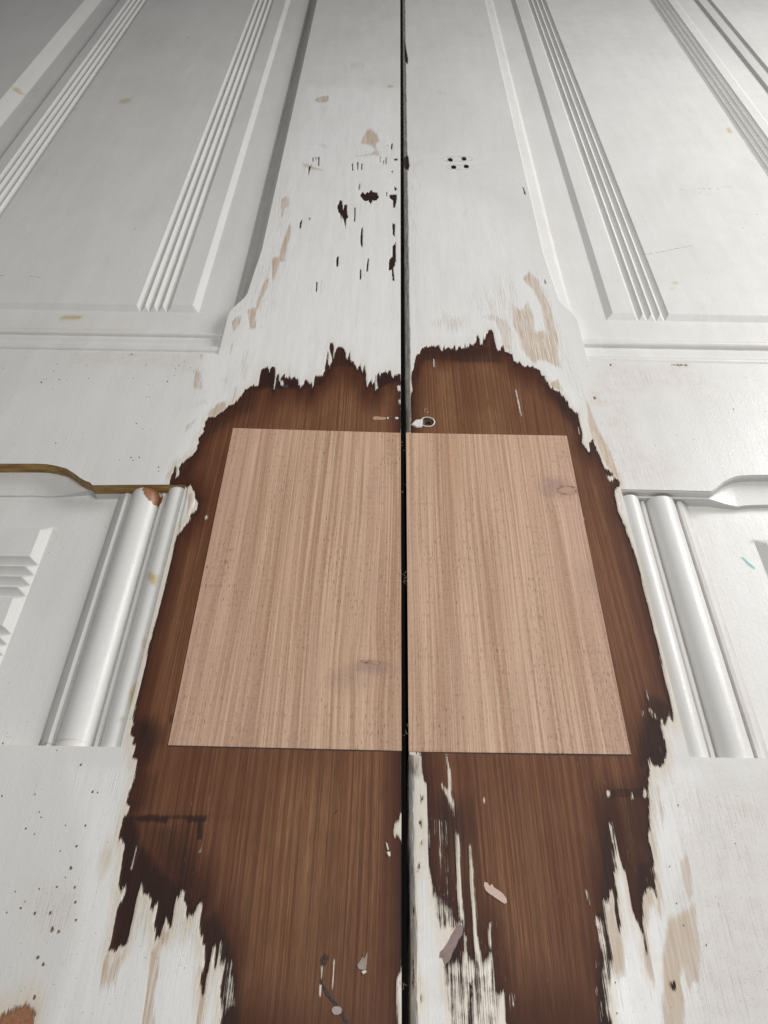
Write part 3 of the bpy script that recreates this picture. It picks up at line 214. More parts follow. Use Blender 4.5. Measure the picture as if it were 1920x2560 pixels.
def bare_field(px, py):
    out = np.full(px.shape, -8.0)
    for op, poly in D['BARE']:
        m = local(px, py, poly, 8, 22)
        if not m.any(): continue
        s = sdist(px[m], py[m], poly, AY)
        if op == '+': out[m] = np.maximum(out[m], s)
        elif op == '-': out[m] = np.minimum(out[m], -s)
        else:
            t = np.clip((s + 2.0) / 4.0, 0, 1)
            out[m] = out[m] * (1 - t) + op * t
    return np.clip(out, -8, 8)

ROOT = {}
def attrs(me, x, y, level='full', dark_tint=None):
    n = len(x)
    def put(name, v):
        a = me.attributes.new(name, 'FLOAT', 'POINT'); a.data.foreach_set('value', v.astype(np.float32))
    if level == 'full':
        put('bare', bare_field(x, y)); put('rim', rim_field(x, y)); put('dark', soft(x, y, D['DARK'])); put('lite', soft(x, y, D['LITE']))
        put('rust', soft(x, y, D['RUST']))
    else:
        put('bare', np.full(n, -8.0)); put('dark', np.zeros(n)); put('lite', np.zeros(n))
        put('rust', soft(x, y, D['RUSTM']))
    put('chalk', soft(x, y, D['CHALK'])); put('tan', soft(x, y, D['TAN'], .3)); put('yel', soft(x, y, D['YEL'])); put('grime', soft(x, y, D['GRIME']))
    put('dark_tint', np.zeros(n) if dark_tint is None else dark_tint.ravel())

def link(name, me, mat, parent):
    o = bpy.data.objects.new(name, me); C.objects.link(o)
    if mat: me.materials.append(mat)
    if parent: o.parent = parent
    return o

def off(parent):
    p = parent; 
    while p is not None:
        if p in ROOT: return ROOT[p]
        p = p.parent
    return (0, 0)

def grid(name, X, Y, Z, mat, parent, level='full', smooth=True, ang=28, mask=None, flip=False, raise_paint=False, dark_tint=None):
    ny, nx = X.shape
    x, y, z = X.ravel(), Y.ravel(), Z.ravel().copy()
    ox, oy = off(parent)
    me = bpy.data.meshes.new(name)
    idx = np.arange(ny * nx).reshape(ny, nx)
    q = np.stack([idx[:-1, :-1], idx[:-1, 1:], idx[1:, 1:], idx[1:, :-1]], -1).reshape(-1, 4)
    if mask is not None: q = q[~mask.ravel()]
    if flip: q = q[:, ::-1]
    if raise_paint:
        b = bare_field(x, y)
        z += 0.28 * np.clip((-b + 0.1) / 0.3, 0, 1) * (z > -1)
        z += 0.7 * soft(x, y, D['LUMP']) * (z > -1)
    co = np.stack([(x - ox), (y - oy), z], -1) * 0.001
    me.vertices.add(len(co)); me.vertices.foreach_set('co', co.ravel())
    me.loops.add(q.size); me.loops.foreach_set('vertex_index', q.ravel())
    me.polygons.add(len(q)); me.polygons.foreach_set('loop_start', np.arange(0, q.size, 4))
    me.update(calc_edges=True)
    if smooth:
        me.polygons.foreach_set('use_smooth', np.ones(len(q), bool))
        me.set_sharp_from_angle(angle=math.radians(ang))
    if level: attrs(me, x, y, level, dark_tint)
    return link(name, me, mat, parent)

def mesh(name, verts, faces, mat, parent, smooth=False):
    ox, oy = off(parent)
    me = bpy.data.meshes.new(name)
    me.from_pydata([((a - ox) * .001, (b - oy) * .001, c * .001) for a, b, c in verts], [], faces)
    me.update()
    if smooth:
        me.polygons.foreach_set('use_smooth', np.ones(len(faces), bool)); me.set_sharp_from_angle(angle=math.radians(35))
    return link(name, me, mat, parent)

def slab(name, poly, z0, z1, mat, parent, bev=0.0):
    """closed slab of a plan outline with an optional bevelled rim"""
    a = sum(poly[i][0] * poly[(i + 1) % len(poly)][1] - poly[(i + 1) % len(poly)][0] * poly[i][1] for i in range(len(poly)))
    if a < 0: poly = poly[::-1]
    n = len(poly); cx = sum(p[0] for p in poly) / n; cy = sum(p[1] for p in poly) / n
    v = [(x, y, z0) for x, y in poly] + [(x, y, z1 - bev) for x, y in poly]
    f = []
    for i in range(n): j = (i + 1) % n; f.append((i, j, n + j, n + i))
    if bev:
        for i in range(n):
            x, y = poly[i]; d = math.hypot(x - cx, y - cy) or 1
            v.append((x - (x - cx) / d * bev, y - (y - cy) / d * bev, z1))
        for i in range(n): j = (i + 1) % n; f.append((n + i, n + j, 2 * n + j, 2 * n + i))
        f.append(tuple(range(2 * n, 3 * n)))
    else: f.append(tuple(range(n, 2 * n)))
    return mesh(name, v, f, mat, parent)

# ------------------------------------------------------------ materials
class NT:
    def __init__(s, name):
        s.m = bpy.data.materials.new(name); s.m.use_nodes = True; s.t = s.m.node_tree; s.t.nodes.clear()
        s.out = s.t.nodes.new('ShaderNodeOutputMaterial'); s.b = s.t.nodes.new('ShaderNodeBsdfPrincipled')
        s.t.links.new(s.b.outputs[0], s.out.inputs[0])
        g = s.t.nodes.new('ShaderNodeNewGeometry'); s.pos = g.outputs['Position']
    def lk(s, v, i):
        if hasattr(v, 'links') or isinstance(v, bpy.types.NodeSocket): s.t.links.new(v, i)
        else: i.default_value = v
    def attr(s, n):
        a = s.t.nodes.new('ShaderNodeAttribute'); a.attribute_name = n; return a.outputs['Fac']
    def math(s, op, a, b=0.0, c=None, clamp=False):
        n = s.t.nodes.new('ShaderNodeMath'); n.operation = op; n.use_clamp = clamp
        s.lk(a, n.inputs[0]); s.lk(b, n.inputs[1])
        if c is not None: s.lk(c, n.inputs[2])
        return n.outputs[0]
    def vmul(s, v, k):
        n = s.t.nodes.new('ShaderNodeVectorMath'); n.operation = 'MULTIPLY'; s.lk(v, n.inputs[0]); n.inputs[1].default_value = k
        return n.outputs[0]
    def noise(s, k, detail=3, rough=.55, off=(0, 0, 0), v=None, dist=0.0):
        m = s.t.nodes.new('ShaderNodeVectorMath'); m.operation = 'ADD'; s.lk(s.vmul(v or s.pos, k), m.inputs[0]); m.inputs[1].default_value = off
        n = s.t.nodes.new('ShaderNodeTexNoise'); s.lk(m.outputs[0], n.inputs['Vector']); n.inputs['Scale'].default_value = 1
        n.inputs['Detail'].default_value = detail; n.inputs['Roughness'].default_value = rough; n.inputs['Distortion'].default_value = dist
        return n.outputs[0]
    def rng(s, v, a, b, c=0.0, d=1.0, smooth=False):
        n = s.t.nodes.new('ShaderNodeMapRange'); n.clamp = True
        if smooth: n.interpolation_type = 'SMOOTHSTEP'
        s.lk(v, n.inputs[0])
        for i, q in zip((1, 2, 3, 4), (a, b, c, d)): s.lk(q, n.inputs[i])
        return n.outputs[0]
    def mix(s, f, a, b, mode='MIX'):
        n = s.t.nodes.new('ShaderNodeMix'); n.data_type = 'RGBA'; n.blend_type = mode
        s.lk(f, n.inputs[0])
        for i, q in ((6, a), (7, b)):
            if isinstance(q, tuple): n.inputs[i].default_value = (*q, 1)
            else: s.lk(q, n.inputs[i])
        return n.outputs[2]
    def fmix(s, f, a, b):
        n = s.t.nodes.new('ShaderNodeMix'); n.data_type = 'FLOAT'; s.lk(f, n.inputs[0]); s.lk(a, n.inputs[2]); s.lk(b, n.inputs[3]); return n.outputs[0]
    def bump(s, h, dist, strength=1.0, normal=None):
        n = s.t.nodes.new('ShaderNodeBump'); n.inputs['Strength'].default_value = strength; n.inputs['Distance'].default_value = dist
        s.lk(h, n.inputs['Height'])
        if normal is not None: s.lk(normal, n.inputs['Normal'])
        return n.outputs[0]
    def done(s, col, rough, normal=None, spec=0.5):
        s.lk(col if not isinstance(col, tuple) else (*col, 1), s.b.inputs['Base Color']); s.lk(rough, s.b.inputs['Roughness'])
        s.lk(spec, s.b.inputs['Specular IOR Level'])
        if normal is not None: s.lk(normal, s.b.inputs['Normal'])
        return s.m

def painted_wood(name):
    """old white gloss over a primer over dark varnished wood; the traced attributes say how far each coat reaches"""
    s = NT(name)
    rim, bare, dark, lite, tan = s.attr('rim'), s.attr('bare'), s.attr('dark'), s.attr('lite'), s.attr('tan')
    rust, yel, grime, chalk, dark_tint = s.attr('rust'), s.attr('yel'), s.attr('grime'), s.attr('chalk'), s.attr('dark_tint')
    # streaks run with the grain (world y)
    st1 = s.noise((1700, 24, 50), 5, .68)
    st2 = s.noise((5200, 60, 50), 2, .6, (7, 3, 1))
    chunk = s.noise((420, 300, 50), 2, .5, (3, 9, 2))
    e = s.math('MULTIPLY_ADD', s.math('SUBTRACT', st1, .5), 2.3, bare)
    e = s.math('MULTIPLY_ADD', s.math('SUBTRACT', st2, .5), 1.3, e)
    e = s.math('MULTIPLY_ADD', s.math('SUBTRACT', chunk, .5), .5, e)
    wood = s.rng(e, -.06, .06)
    # ---- stripped wood
    warp = s.noise((9, 2.2, 1), 1, .5)
    n = s.t.nodes.new('ShaderNodeCombineXYZ'); s.lk(s.math('MULTIPLY', s.math('SUBTRACT', warp, .5), .02), n.inputs[0])
    va = s.t.nodes.new('ShaderNodeVectorMath'); va.operation = 'ADD'; s.lk(s.pos, va.inputs[0]); s.lk(n.outputs[0], va.inputs[1])
    wp = va.outputs[0]
    g1 = s.noise((600, 2.6, 1), 3, .6, v=wp)
    g2 = s.noise((1250, 6, 1), 2, .6, (5, 2, 1), v=wp)
    g3 = s.noise((3600, 90, 1), 3, .7, (2, 8, 1))
    cloud = s.noise((28, 11, 1), 3, .55, (1, 4, 2))
    c = s.mix(s.rng(g1, .38, .62), (.140, .054, .028), (.225, .103, .054))
    c = s.mix(s.math('MULTIPLY', lite, s.rng(s.noise((45, 5, 1), 3, .6, (6, 1, 9)), .30, .62, .25, 1)), c, s.mix(s.rng(g1, .35, .65), (.212, .099, .048), (.352, .187, .097)))
    c = s.mix(s.rng(cloud, .44, .64, 0, .40), c, (.100, .038, .020))
    c = s.mix(s.rng(g2, .50, .60, 0, .52), c, (.082, .031, .015))
    c = s.mix(s.rng(g3, .44, .64, 0, .50), c, (.085, .036, .019))
    # varnish left at the edge of the stripped area
    edge = s.rng(s.math('MULTIPLY_ADD', s.math('SUBTRACT', st1, .5), 4.0, rim), 1.9, 0.1, 0, .93)
    dk = s.math('MULTIPLY', s.rng(s.math('ADD', s.math('MULTIPLY_ADD', s.math('SUBTRACT', cloud, .5), 1.1, dark), s.math('MULTIPLY', s.math('SUBTRACT', g2, .5), 1.0)), .18, .95, 0, 1, True), s.rng(dark, 0, .25, 0, .86))
    dk = s.math('MAXIMUM', dk, s.math('MULTIPLY', edge, s.rng(cloud, .3, .6, .5, 1)))
    halo = s.rng(s.math('MULTIPLY_ADD', s.math('SUBTRACT', g2, .5), 7.0, s.math('MULTIPLY_ADD', s.math('SUBTRACT', cloud, .5), 8.0, rim)), 10.5, .3, 0, .92, True)
    c = s.mix(halo, c, s.mix(g2, (.050, .016, .010), (.078, .028, .016)))
    c = s.mix(dk, c, s.mix(st2, (.010, .006, .006), (.042, .022, .019)))
    # thin pale scratches of left-over paint and dust
    fs = s.noise((3800, 110, 1), 2, .5, (11, 5, 3)); fm = s.noise((60, 22, 1), 2, .5, (4, 4, 4))
    c = s.mix(s.math('MULTIPLY', s.rng(fs, .70, .76), s.rng(fm, .50, .62, .05, .8)), c, (.45, .38, .32))
    ru = s.mix(s.noise((900, 700, 300), 3, .6), (.20, .085, .040), (.43, .22, .12))
    c = s.mix(rust, c, ru)
    # ---- paint
    br = s.noise((90, 9, 30), 3, .6, (2, 2, 2)); big = s.noise((14, 9, 9), 3, .5, (8, 1, 3))
    p = s.mix(s.rng(big, .35, .65), (.695, .685, .660), (.74, .732, .708))
    p = s.mix(s.rng(br, .38, .66, 0, .30), p, (.80, .80, .785))
    ch = s.math('MULTIPLY', chalk, s.rng(s.noise((170, 14, 20), 4, .65, (3, 1, 2)), .30, .62, .35, 1.0))
    p = s.mix(ch, p, (.82, .818, .808))
    sm = s.noise((46, 15, 30), 4, .7, (7, 7, 2), dist=.6); p = s.mix(s.rng(sm, .54, .74, 0, .13), p, (.56, .53, .49))
    p = s.mix(s.math('MULTIPLY', dark_tint, s.rng(s.noise((900, 60, 900), 4, .7, (2, 2, 6)), .32, .62, .35, 1)), p, (.125, .108, .088))
    sk = s.noise((2100, 26, 20), 3, .6, (5, 5, 2)); skm = s.noise((70, 9, 20), 3, .6, (2, 6, 2))
    p = s.mix(s.math('MULTIPLY', s.math('MULTIPLY', chalk, s.rng(sk, .60, .72)), s.rng(skm, .45, .62, .05, .55)), p, (.42, .37, .33))
    # cream undercoat shows as a ragged band at the stripped edge
    band = s.rng(s.math('MULTIPLY_ADD', s.math('SUBTRACT', s.noise((700, 60, 20), 3, .6, (6, 6, 6)), .5), 6.5, bare), -3.6, -.4, 0, .75)
    band = s.math('MULTIPLY', band, s.math('MULTIPLY', s.rng(s.sepy(), .30, .42, 1, .35), s.rng(s.sepy(), .47, .50, 1, 0)))
    p = s.mix(band, p, (.66, .575, .455))
    tn = s.math('MULTIPLY_ADD', s.math('SUBTRACT', s.noise((1000, 42, 40), 4, .68, (9, 9, 1)), .5), 2.6, tan)
    tcol = s.mix(s.noise((500, 30, 20), 3, .6), (.41, .285, .18), (.60, .475, .35))
    tv = s.rng(s.noise((420, 16, 20), 4, .7, (8, 2, 8)), .34, .58, .55, 1)
    p = s.mix(s.math('MULTIPLY', s.math('MULTIPLY', s.rng(tn, .22, .85), tv), s.rng(tan, 0.0, .7, 0, .92)), p, tcol)
    # sanded-through speckle
    gs = s.noise((2600, 900, 500), 3, .7, (1, 1, 7)); gl = s.noise((120, 160, 60), 3, .6, (4, 1, 7))
    p = s.mix(s.math('MULTIPLY', grime, s.rng(gl, .42, .62, .10, .34)), p, (.58, .49, .45))
    p = s.mix(s.math('MULTIPLY', grime, s.rng(gs, .60, .68, 0, .8)), p, (.30, .21, .17))
    gv = s.noise((2700, 45, 20), 3, .65, (6, 3, 7)); p = s.mix(s.math('MULTIPLY', grime, s.rng(gv, .54, .68, 0, .75)), p, (.47, .37, .30))
    # fine scratches across, specks of dirt
    dp = s.noise((1300, 1300, 1300), 2, .5, (3, 3, 3)); dm = s.noise((22, 22, 22), 3, .6, (9, 4, 3))
    p = s.mix(s.math('MULTIPLY', s.rng(dp, .71, .745), s.rng(dm, .44, .58, .08, .85)), p, (.16, .12, .10))
    p = s.mix(yel, p, s.mix(s.noise((300, 300, 300), 2), (.42, .30, .09), (.60, .46, .17)))
    p = s.mix(s.rng(rust, .3, .55), p, ru) if name == 'painted_moulding' else p
    # stripped wood against paint
    col = s.mix(wood, p, c)
    rp = s.rng(s.noise((60, 60, 60), 3, .6), .3, .7, .27 if name == 'stripped_painted_wood' else .29, .43)
    rw = s.rng(g3, .3, .7, .46, .62)
    rough = s.fmix(wood, s.math('MAXIMUM', rp, s.math('MULTIPLY', s.math('MAXIMUM', tan, grime), .55)), rw)
    # relief: paint film edge, brush marks, orange peel, open grain
    h = s.rng(e, -.16, .10, 1.0, 0.0)
    h = s.math('MULTIPLY_ADD', s.rng(tn, .30, .62), -.35, h)
    pe = s.noise((420, 420, 420), 3, .6, (4, 2, 9)); bm = s.noise((1300, 30, 60), 3, .6, (1, 5, 9))
    h = s.math('ADD', h, s.math('MULTIPLY', s.math('SUBTRACT', 1, wood), s.math('ADD', s.math('MULTIPLY', pe, .42), s.math('MULTIPLY', bm, .30))))
    h = s.math('ADD', h, s.math('MULTIPLY', wood, s.math('ADD', s.math('MULTIPLY', g3, .35), s.math('MULTIPLY', g2, .35))))
    nb = s.bump(h, .00024, .85)
    return s.done(col, rough, nb, s.fmix(wood, .5, .16))

def veneer(name, seed, ax):
    """fresh planed timber let into the door: straight pale and tan stripes, short dark pores, a knot"""
    s = NT(name)
    kn = D['KNOT'][0:2] if seed == 0 else D['KNOT'][2:3]
    ks = D['KNOTSTAIN'][0:2] if seed == 0 else D['KNOTSTAIN'][2:4]
    def dist(c, sx, sy):
        v = s.t.nodes.new('ShaderNodeVectorMath'); v.operation = 'SUBTRACT'; s.lk(s.pos, v.inputs[0]); v.inputs[1].default_value = (c[0] * .001, c[1] * .001, 0)
        l = s.t.nodes.new('ShaderNodeVectorMath'); l.operation = 'LENGTH'; s.lk(s.vmul(v.outputs[0], (1000 / sx, 1000 / sy, 0)), l.inputs[0]); return l.outputs['Value'], v.outputs[0]
    # the grain parts round the knot
    sep = None; wx = s.math('MULTIPLY', s.math('SUBTRACT', s.noise((14, 3.2, 1), 1, .5, (seed * 5, 1, 1)), .5), .010)
    for c in kn[:1]:
        d, v = dist(c, 9, 14)
        sx_ = s.t.nodes.new('ShaderNodeSeparateXYZ'); s.lk(v, sx_.inputs[0])
        f = s.math('EXPONENT', s.math('MULTIPLY', s.math('MULTIPLY', d, d), -1))
        wx = s.math('ADD', wx, s.math('MULTIPLY', s.math('MULTIPLY', sx_.outputs[0], f), -.38))
    n = s.t.nodes.new('ShaderNodeCombineXYZ'); s.lk(wx, n.inputs[0])
    va = s.t.nodes.new('ShaderNodeVectorMath'); va.operation = 'ADD'; s.lk(s.pos, va.inputs[0]); s.lk(n.outputs[0], va.inputs[1]); wp = va.outputs[0]
    o = (seed * 13.7, seed * 3.1, 0)
    a = s.noise((95, 1.3, 1), 2, .5, o, v=wp); b = s.noise((340, 2.6, 1), 3, .6, o, v=wp); f = s.noise((1700, 16, 1), 3, .7, o, v=wp)
    t = s.math('ADD', s.math('MULTIPLY', a, .55), s.math('MULTIPLY', b, .45))
    c = s.mix(s.rng(t, .42, .58), (.425, .245, .148), (.635, .420, .280))
    c = s.mix(s.rng(b, .54, .64, 0, .42), c, (.70, .495, .355))
    c = s.mix(s.rng(b, .47, .37, 0, .36), c, (.36, .19, .120))
    b2 = s.noise((780, 4.5, 1), 2, .6, (seed * 9 + 4, 2, 1), v=wp)
    c = s.mix(s.rng(b2, .54, .62, 0, .70), c, (.72, .53, .385))
    c = s.mix(s.rng(b2, .46, .38, 0, .60), c, (.35, .195, .120))
    b3 = s.noise((1900, 9, 1), 3, .7, (seed * 4 + 1, 7, 1), v=wp)
    c = s.mix(s.rng(b3, .54, .66, 0, .42), c, (.74, .54, .40))
    c = s.mix(s.rng(b3, .46, .36, 0, .40), c, (.36, .20, .125))
    pink = s.noise((55, 9, 1), 3, .55, (seed * 3 + 2, 5, 1))
    c = s.mix(s.rng(pink, .48, .66, 0, .25), c, (.52, .335, .275))
    edge = s.rng(s.math('MULTIPLY', s.math('ABSOLUTE', s.math('SUBTRACT', s.sepx(), ax)), 1000), 34, 0, 0, .35)
    c = s.mix(edge, c, (.50, .32, .265))
    c = s.mix(s.rng(f, .40, .68, 0, .48), c, (.31, .175, .108))
    # figure: fine cross ripple
    rp = s.noise((420, 900, 1), 3, .6, (2, 2, seed)); c = s.mix(s.rng(rp, .40, .66, 0, .22), c, (.66, .48, .36))
    # pores
    po = s.noise((3300, 250, 1), 1, .4, (seed, 8, 1)); pz = s.noise((70, 14, 1), 2, .5, (3, 8, seed))
    pm = s.math('MULTIPLY', s.rng(po, s.rng(pz, .35, .65, .69, .60), s.rng(pz, .35, .65, .78, .70)), .7)
    c = s.mix(pm, c, (.115, .058, .042))
    st = None
    for i, k in enumerate(ks):
        wob = s.math('MULTIPLY', s.math('SUBTRACT', s.noise((160, 120, 1), 3, .6), .5), 1.3)
        d, _ = dist(k, (13, 12, 13, 14)[i + 2 * seed] if seed < 2 else 12, (5, 9, 10, 14)[i + 2 * seed])
        q = s.rng(s.math('ADD', d, wob), 1.15, .2, 0, (.55, .30, .52, .18)[i + 2 * seed])
        st = q if st is None else s.math('MAXIMUM', st, q)
    c = s.mix(st, c, (.235, .150, .150))
    for i, k in enumerate(kn):
        d, _ = dist(k, (3.3, 2.4, 5.6)[i + 2 * seed], (1.3, 1.2, 3.6)[i + 2 * seed])
        d = s.math('ADD', d, s.math('MULTIPLY', s.math('SUBTRACT', s.noise((350, 350, 1), 3, .7, (i, 2, 2)), .5), .7))
        ring = s.math('MULTIPLY', s.math('MULTIPLY', s.rng(d, 1.2, 1.0), s.rng(d, .55, .95)), s.rng(s.noise((420, 700, 1), 2, .5, (9, i, 2)), .38, .62))
        c = s.mix(s.rng(d, 1.15, .9, 0, .8), c, s.mix(s.noise((500, 900, 1), 2), (.36, .20, .12), (.55, .36, .25)))
        c = s.mix(s.math('MULTIPLY', ring, .75), c, (.12, .055, .04))
        if i == 0 and seed == 0: c = s.mix(s.rng(d, .55, .35, 0, .7), c, (.10, .05, .04))
    h = s.math('ADD', s.math('MULTIPLY', pm, -1.2), s.math('MULTIPLY', f, .5)); h = s.math('ADD', h, s.math('MULTIPLY', rp, .35))
    return s.done(c, s.rng(f, .3, .7, .52, .64), s.bump(h, .00010, .8), .4)
def _sepx(s):
    n = s.t.nodes.new('ShaderNodeSeparateXYZ'); s.lk(s.pos, n.inputs[0]); return n.outputs[0]
NT.sepx = _sepx
def _sepy(s):
    n = s.t.nodes.new('ShaderNodeSeparateXYZ'); s.lk(s.pos, n.inputs[0]); return n.outputs[1]
NT.sepy = _sepy

def plain(name, c1, c2, k, rough, bumpd=.0001, spec=.5, kk=None):
    s = NT(name); n = s.noise(kk or (k, k, k), 4, .65)
    return s.done(s.mix(s.rng(n, .35, .65), c1, c2), rough, s.bump(n, bumpd, .8), spec)

MP = painted_wood('stripped_painted_wood'); MM = painted_wood('painted_moulding')
MV = [veneer('fresh_timber_left', 0, -.095), veneer('fresh_timber_right', 1, .113)]
MEDGE = plain('dirty_paint_edge', (.20, .19, .18), (.52, .52, .50), 700, .6, .0006, kk=(900, 90, 900))
MDARK = plain('dark_old_wood', (.010, .006, .005), (.035, .02, .015), 900, .8)
MBROWN = plain('ochre_bare_edge', (.23, .125, .045), (.50, .30, .09), 160, .55, kk=(60, 400, 500))
MFILL = {'pink': plain('pink_filler', (.60, .44, .37), (.68, .52, .44), 900, .7),
         'grey': plain('brown_grey_filler', (.235, .165, .155), (.31, .225, .205), 500, .65),
         'grey2': plain('mauve_filler', (.36, .29, .27), (.44, .36, .34), 700, .7),
         'grey3': plain('stone_filler', (.28, .23, .19), (.37, .30, .25), 700, .6),
         'wood': plain('tan_filler', (.36, .20, .13), (.52, .33, .23), 800, .7),
         'white': plain('white_paint_crumb', (.66, .64, .60), (.78, .77, .74), 700, .45, .0004),
         'black': plain('blackened_wood', (.02, .014, .013), (.07, .05, .045), 900, .7, .0004),
         'wood_in': plain('hole_wood', (.05, .03, .02), (.16, .10, .065), 500, .8, .0004),
         'pit': plain('chipped_paint', (.10, .065, .05), (.26, .19, .15), 900, .8),
         'ring': plain('cracked_paint_rim', (.34, .32, .29), (.66, .65, .62), 1200, .5, .0005),
         'teal': plain('teal_crayon', (.16, .50, .46), (.45, .70, .66), 1800, .7),
         'fibre': plain('wood_fibre', (.42, .28, .20), (.60, .44, .33), 900, .7)}

# ------------------------------------------------------------ the setting
def floor():
    s = NT('dark_floor'); n = s.noise((6, 6, 6), 4)
    m = s.done(s.mix(n, (.020, .018, .017), (.045, .040, .036)), .8)
    o = mesh('floor', [(-6000, -5000, -760), (6000, -5000, -760), (6000, 7000, -760), (-6000, 7000, -760)], [(0, 1, 2, 3)], m, None)
    o['kind'] = 'structure'
floor()

# ------------------------------------------------------------ the two doors
Y0, Y1 = -60.0, 1500.0
YS0, YS1 = 438.0, 492.0       # where the stile widens out to its full width
FULL, FACE = 125.5, 111.5     # stile width and the width of its flat face above the stop
DEEP = -8.0                   # level of the panel borders
RC, RX = 145.2, 428.5         # top of the bottom rail, top of the middle rail

def ylist(a, b, fine=0.9, far=2.2):
    out = [a]
    while out[-1] < b:
        y = out[-1]; out.append(y + fine * (1 + max(0, y - 150) / 420.0) if y < 900 else y + far * 1.6)
    out[-1] = b
    return np.array(out)

def stile_edge(y):
    """width of the flat face: full below the stop, swept in by an ogee, narrow above"""
    t = np.clip((y - 474) / (505 - 474), 0, 1)
    s = t * t * (3 - 2 * t)
    e = FULL - 10.5 * s - 3.5 * np.clip((y - 505) / 60, 0, 1)
    e = e + 0.0 * y
    return e

def stile(door, sgn, gx, holes):
    ys = ylist(Y0, Y1)
    e = stile_edge(ys)
    nf = 180
    fr = np.linspace(0, 1, nf)
    ar = 3.4 if sgn > 0 else .5            # worn arris along the meeting edge
    cols = []; z = []
    cols.append(np.zeros_like(ys)); z.append(np.full_like(ys, -38.0))
    if sgn > 0:
        # the arris was planed away where the new timber is let in
        wob = np.interp(ys, np.arange(Y0, Y1 + 9, 9.0), rng.normal(0, .35, int((Y1 - Y0) / 9) + 2))
        a = np.where((ys > 144) & (ys < 354), .35, ar + wob - .9 * (ys < 144))
        for k in range(7):
            t = k / 6
            nz = np.interp(ys, np.arange(Y0, Y1 + 4, 3.0), rng.normal(0, .55, int((Y1 - Y0 + 4) / 3.0) + 1)[:len(np.arange(Y0, Y1 + 4, 3.0))]) * (a > 1)
            cols.append(a * t ** 1.15 + .6 * nz * math.sin(math.pi * t)); z.append(-a * 1.15 * (1 - t) ** 1.5 + nz * math.sin(math.pi * t))
        start = a
    else:
        cols.append(np.zeros_like(ys)); z.append(np.full_like(ys, -.4)); start = np.full_like(ys, .4)
    for f in fr: cols.append(start + (e - start) * f); z.append(np.zeros_like(ys))
    # chamfer down to the panel
    cw = FULL + .0 - e
    for f in (.02, .12, .3, .5, .7, .8, .9, 1.0):
        g = f if sgn < 0 else (f * 1.6 if f <= .12 else .19 + (f - .12) * .55 if f <= .7 else .51 + (f - .7) * 1.633)
        cols.append(e + cw * f); z.append((DEEP if sgn > 0 else -19.0) * g * np.clip(cw / 13, 0, 1) ** .8)
    cols.append(e * 0 + FULL); z.append(e * 0 - 21.0)
    U = np.array(cols).T; Z = np.array(z).T
    X = gx + sgn * U; Y = np.repeat(ys[:, None], U.shape[1], 1)
    cx = (X[:-1, :-1] + X[1:, 1:]) / 2; cy = (Y[:-1, :-1] + Y[1:, 1:]) / 2
    mask = np.zeros(cx.shape, bool)
    for hx, hy, rx, ry in holes: mask |= ((cx - hx) / rx) ** 2 + ((cy - hy) / ry) ** 2 < 1
    dd = np.zeros_like(X)
    if sgn > 0:
        tt = np.clip((3.6 - (X - gx)) / 1.0, 0, 1)
        dd = tt * np.where(Y > 354, .95, np.where((Y > 144), 0, .35)) + np.clip((6 - np.hypot((X - 17) * 1.3, (Y - 139) * .9)) / 2.5, 0, 1) * .9  # weathered grey arris, plus a dark spot below the patch
    return grid('stile', X, Y, Z, MP, door, 'full', dark_tint=dd, mask=mask, flip=(sgn < 0), raise_paint=True, ang=25)

def rail(door, name, xs_end, sgn, gx, top, low, hw=420, fine=1.0):
    """frame rail from the stile outwards; low is a function x -> lower edge"""
    xi = gx + sgn * FULL
    d = np.concatenate([np.arange(0, 140, fine), np.arange(140, hw, 4.0), [hw]])
    xs = xi + sgn * d
    lo = low(xs)
    fr = np.linspace(0, 1, int(150 / fine) + 1)
    Y = lo[:, None] + (top - lo)[:, None] * fr[None, :]
    X = np.repeat(xs[:, None], len(fr), 1); Z = np.zeros_like(X)
    # add the drop at the far (upper) side
    X = np.concatenate([X, X[:, -1:]], 1); Y = np.concatenate([Y, Y[:, -1:]], 1); Z = np.concatenate([Z, Z[:, -1:] - 12], 1)
    return grid(name, X, Y, Z, MP, door, 'full', flip=(sgn > 0), raise_paint=True, ang=25), xs, lo

def edge_profile(door, sgn, xs, lo, brown):
    """the moulded lower edge of the middle rail, with its stopped chamfer"""
    base = lo.min() * 0 + (306.0)
    rise = np.clip((lo - 307.0) / 13.0, 0, 1)
    # narrow nosing
    prof = [(0, 0), (-.25, -.9), (-.5, -1.8), (-.5, -1.8), (-.9, -3.8), (-.7, -6.6)] if brown else [(0, 0), (-.35, -.25), (-.7, -.8), (-.85, -1.6), (-.9, -3), (-.9, -4.4)]
    X = np.repeat(xs[:, None], len(prof), 1)
    Y = lo[:, None] + np.array([p[0] for p in prof])[None]; Z = np.repeat(np.array([p[1] for p in prof])[None], len(xs), 0)
    grid('edge_nosing', X, Y, Z, MBROWN if brown else MM, door, None if brown else 'moulding', flip=(sgn < 0), ang=50)
    zt = prof[-1][1]; yo = prof[-1][0]
    # hollow stop chamfer then the wall down to the panel
    k = 12; Xs = []; Ys = []; Zs = []
    for i in range(k + 1):
        t = i / k
        Xs.append(xs); Ys.append(lo + yo - rise * (15.5 * t)); Zs.append(zt - rise * 3.6 * (t ** .55))
    Xs.append(xs); Ys.append(Ys[-1] - .02); Zs.append(Zs[-1] - .02)
    Xs.append(xs); Ys.append(Ys[-2] - .3); Zs.append(xs * 0 - 12.0)
    grid('stop_chamfer', np.array(Xs).T, np.array(Ys).T, np.array(Zs).T, MM, door, 'moulding', flip=(sgn < 0), ang=35)

def field_z(d, bw, z_in, z_out):
    """bevel from the border (outside) up to the raised field, d = distance inside the outer line"""
    return z_out + (z_in - z_out) * np.clip(d / bw, 0, 1)

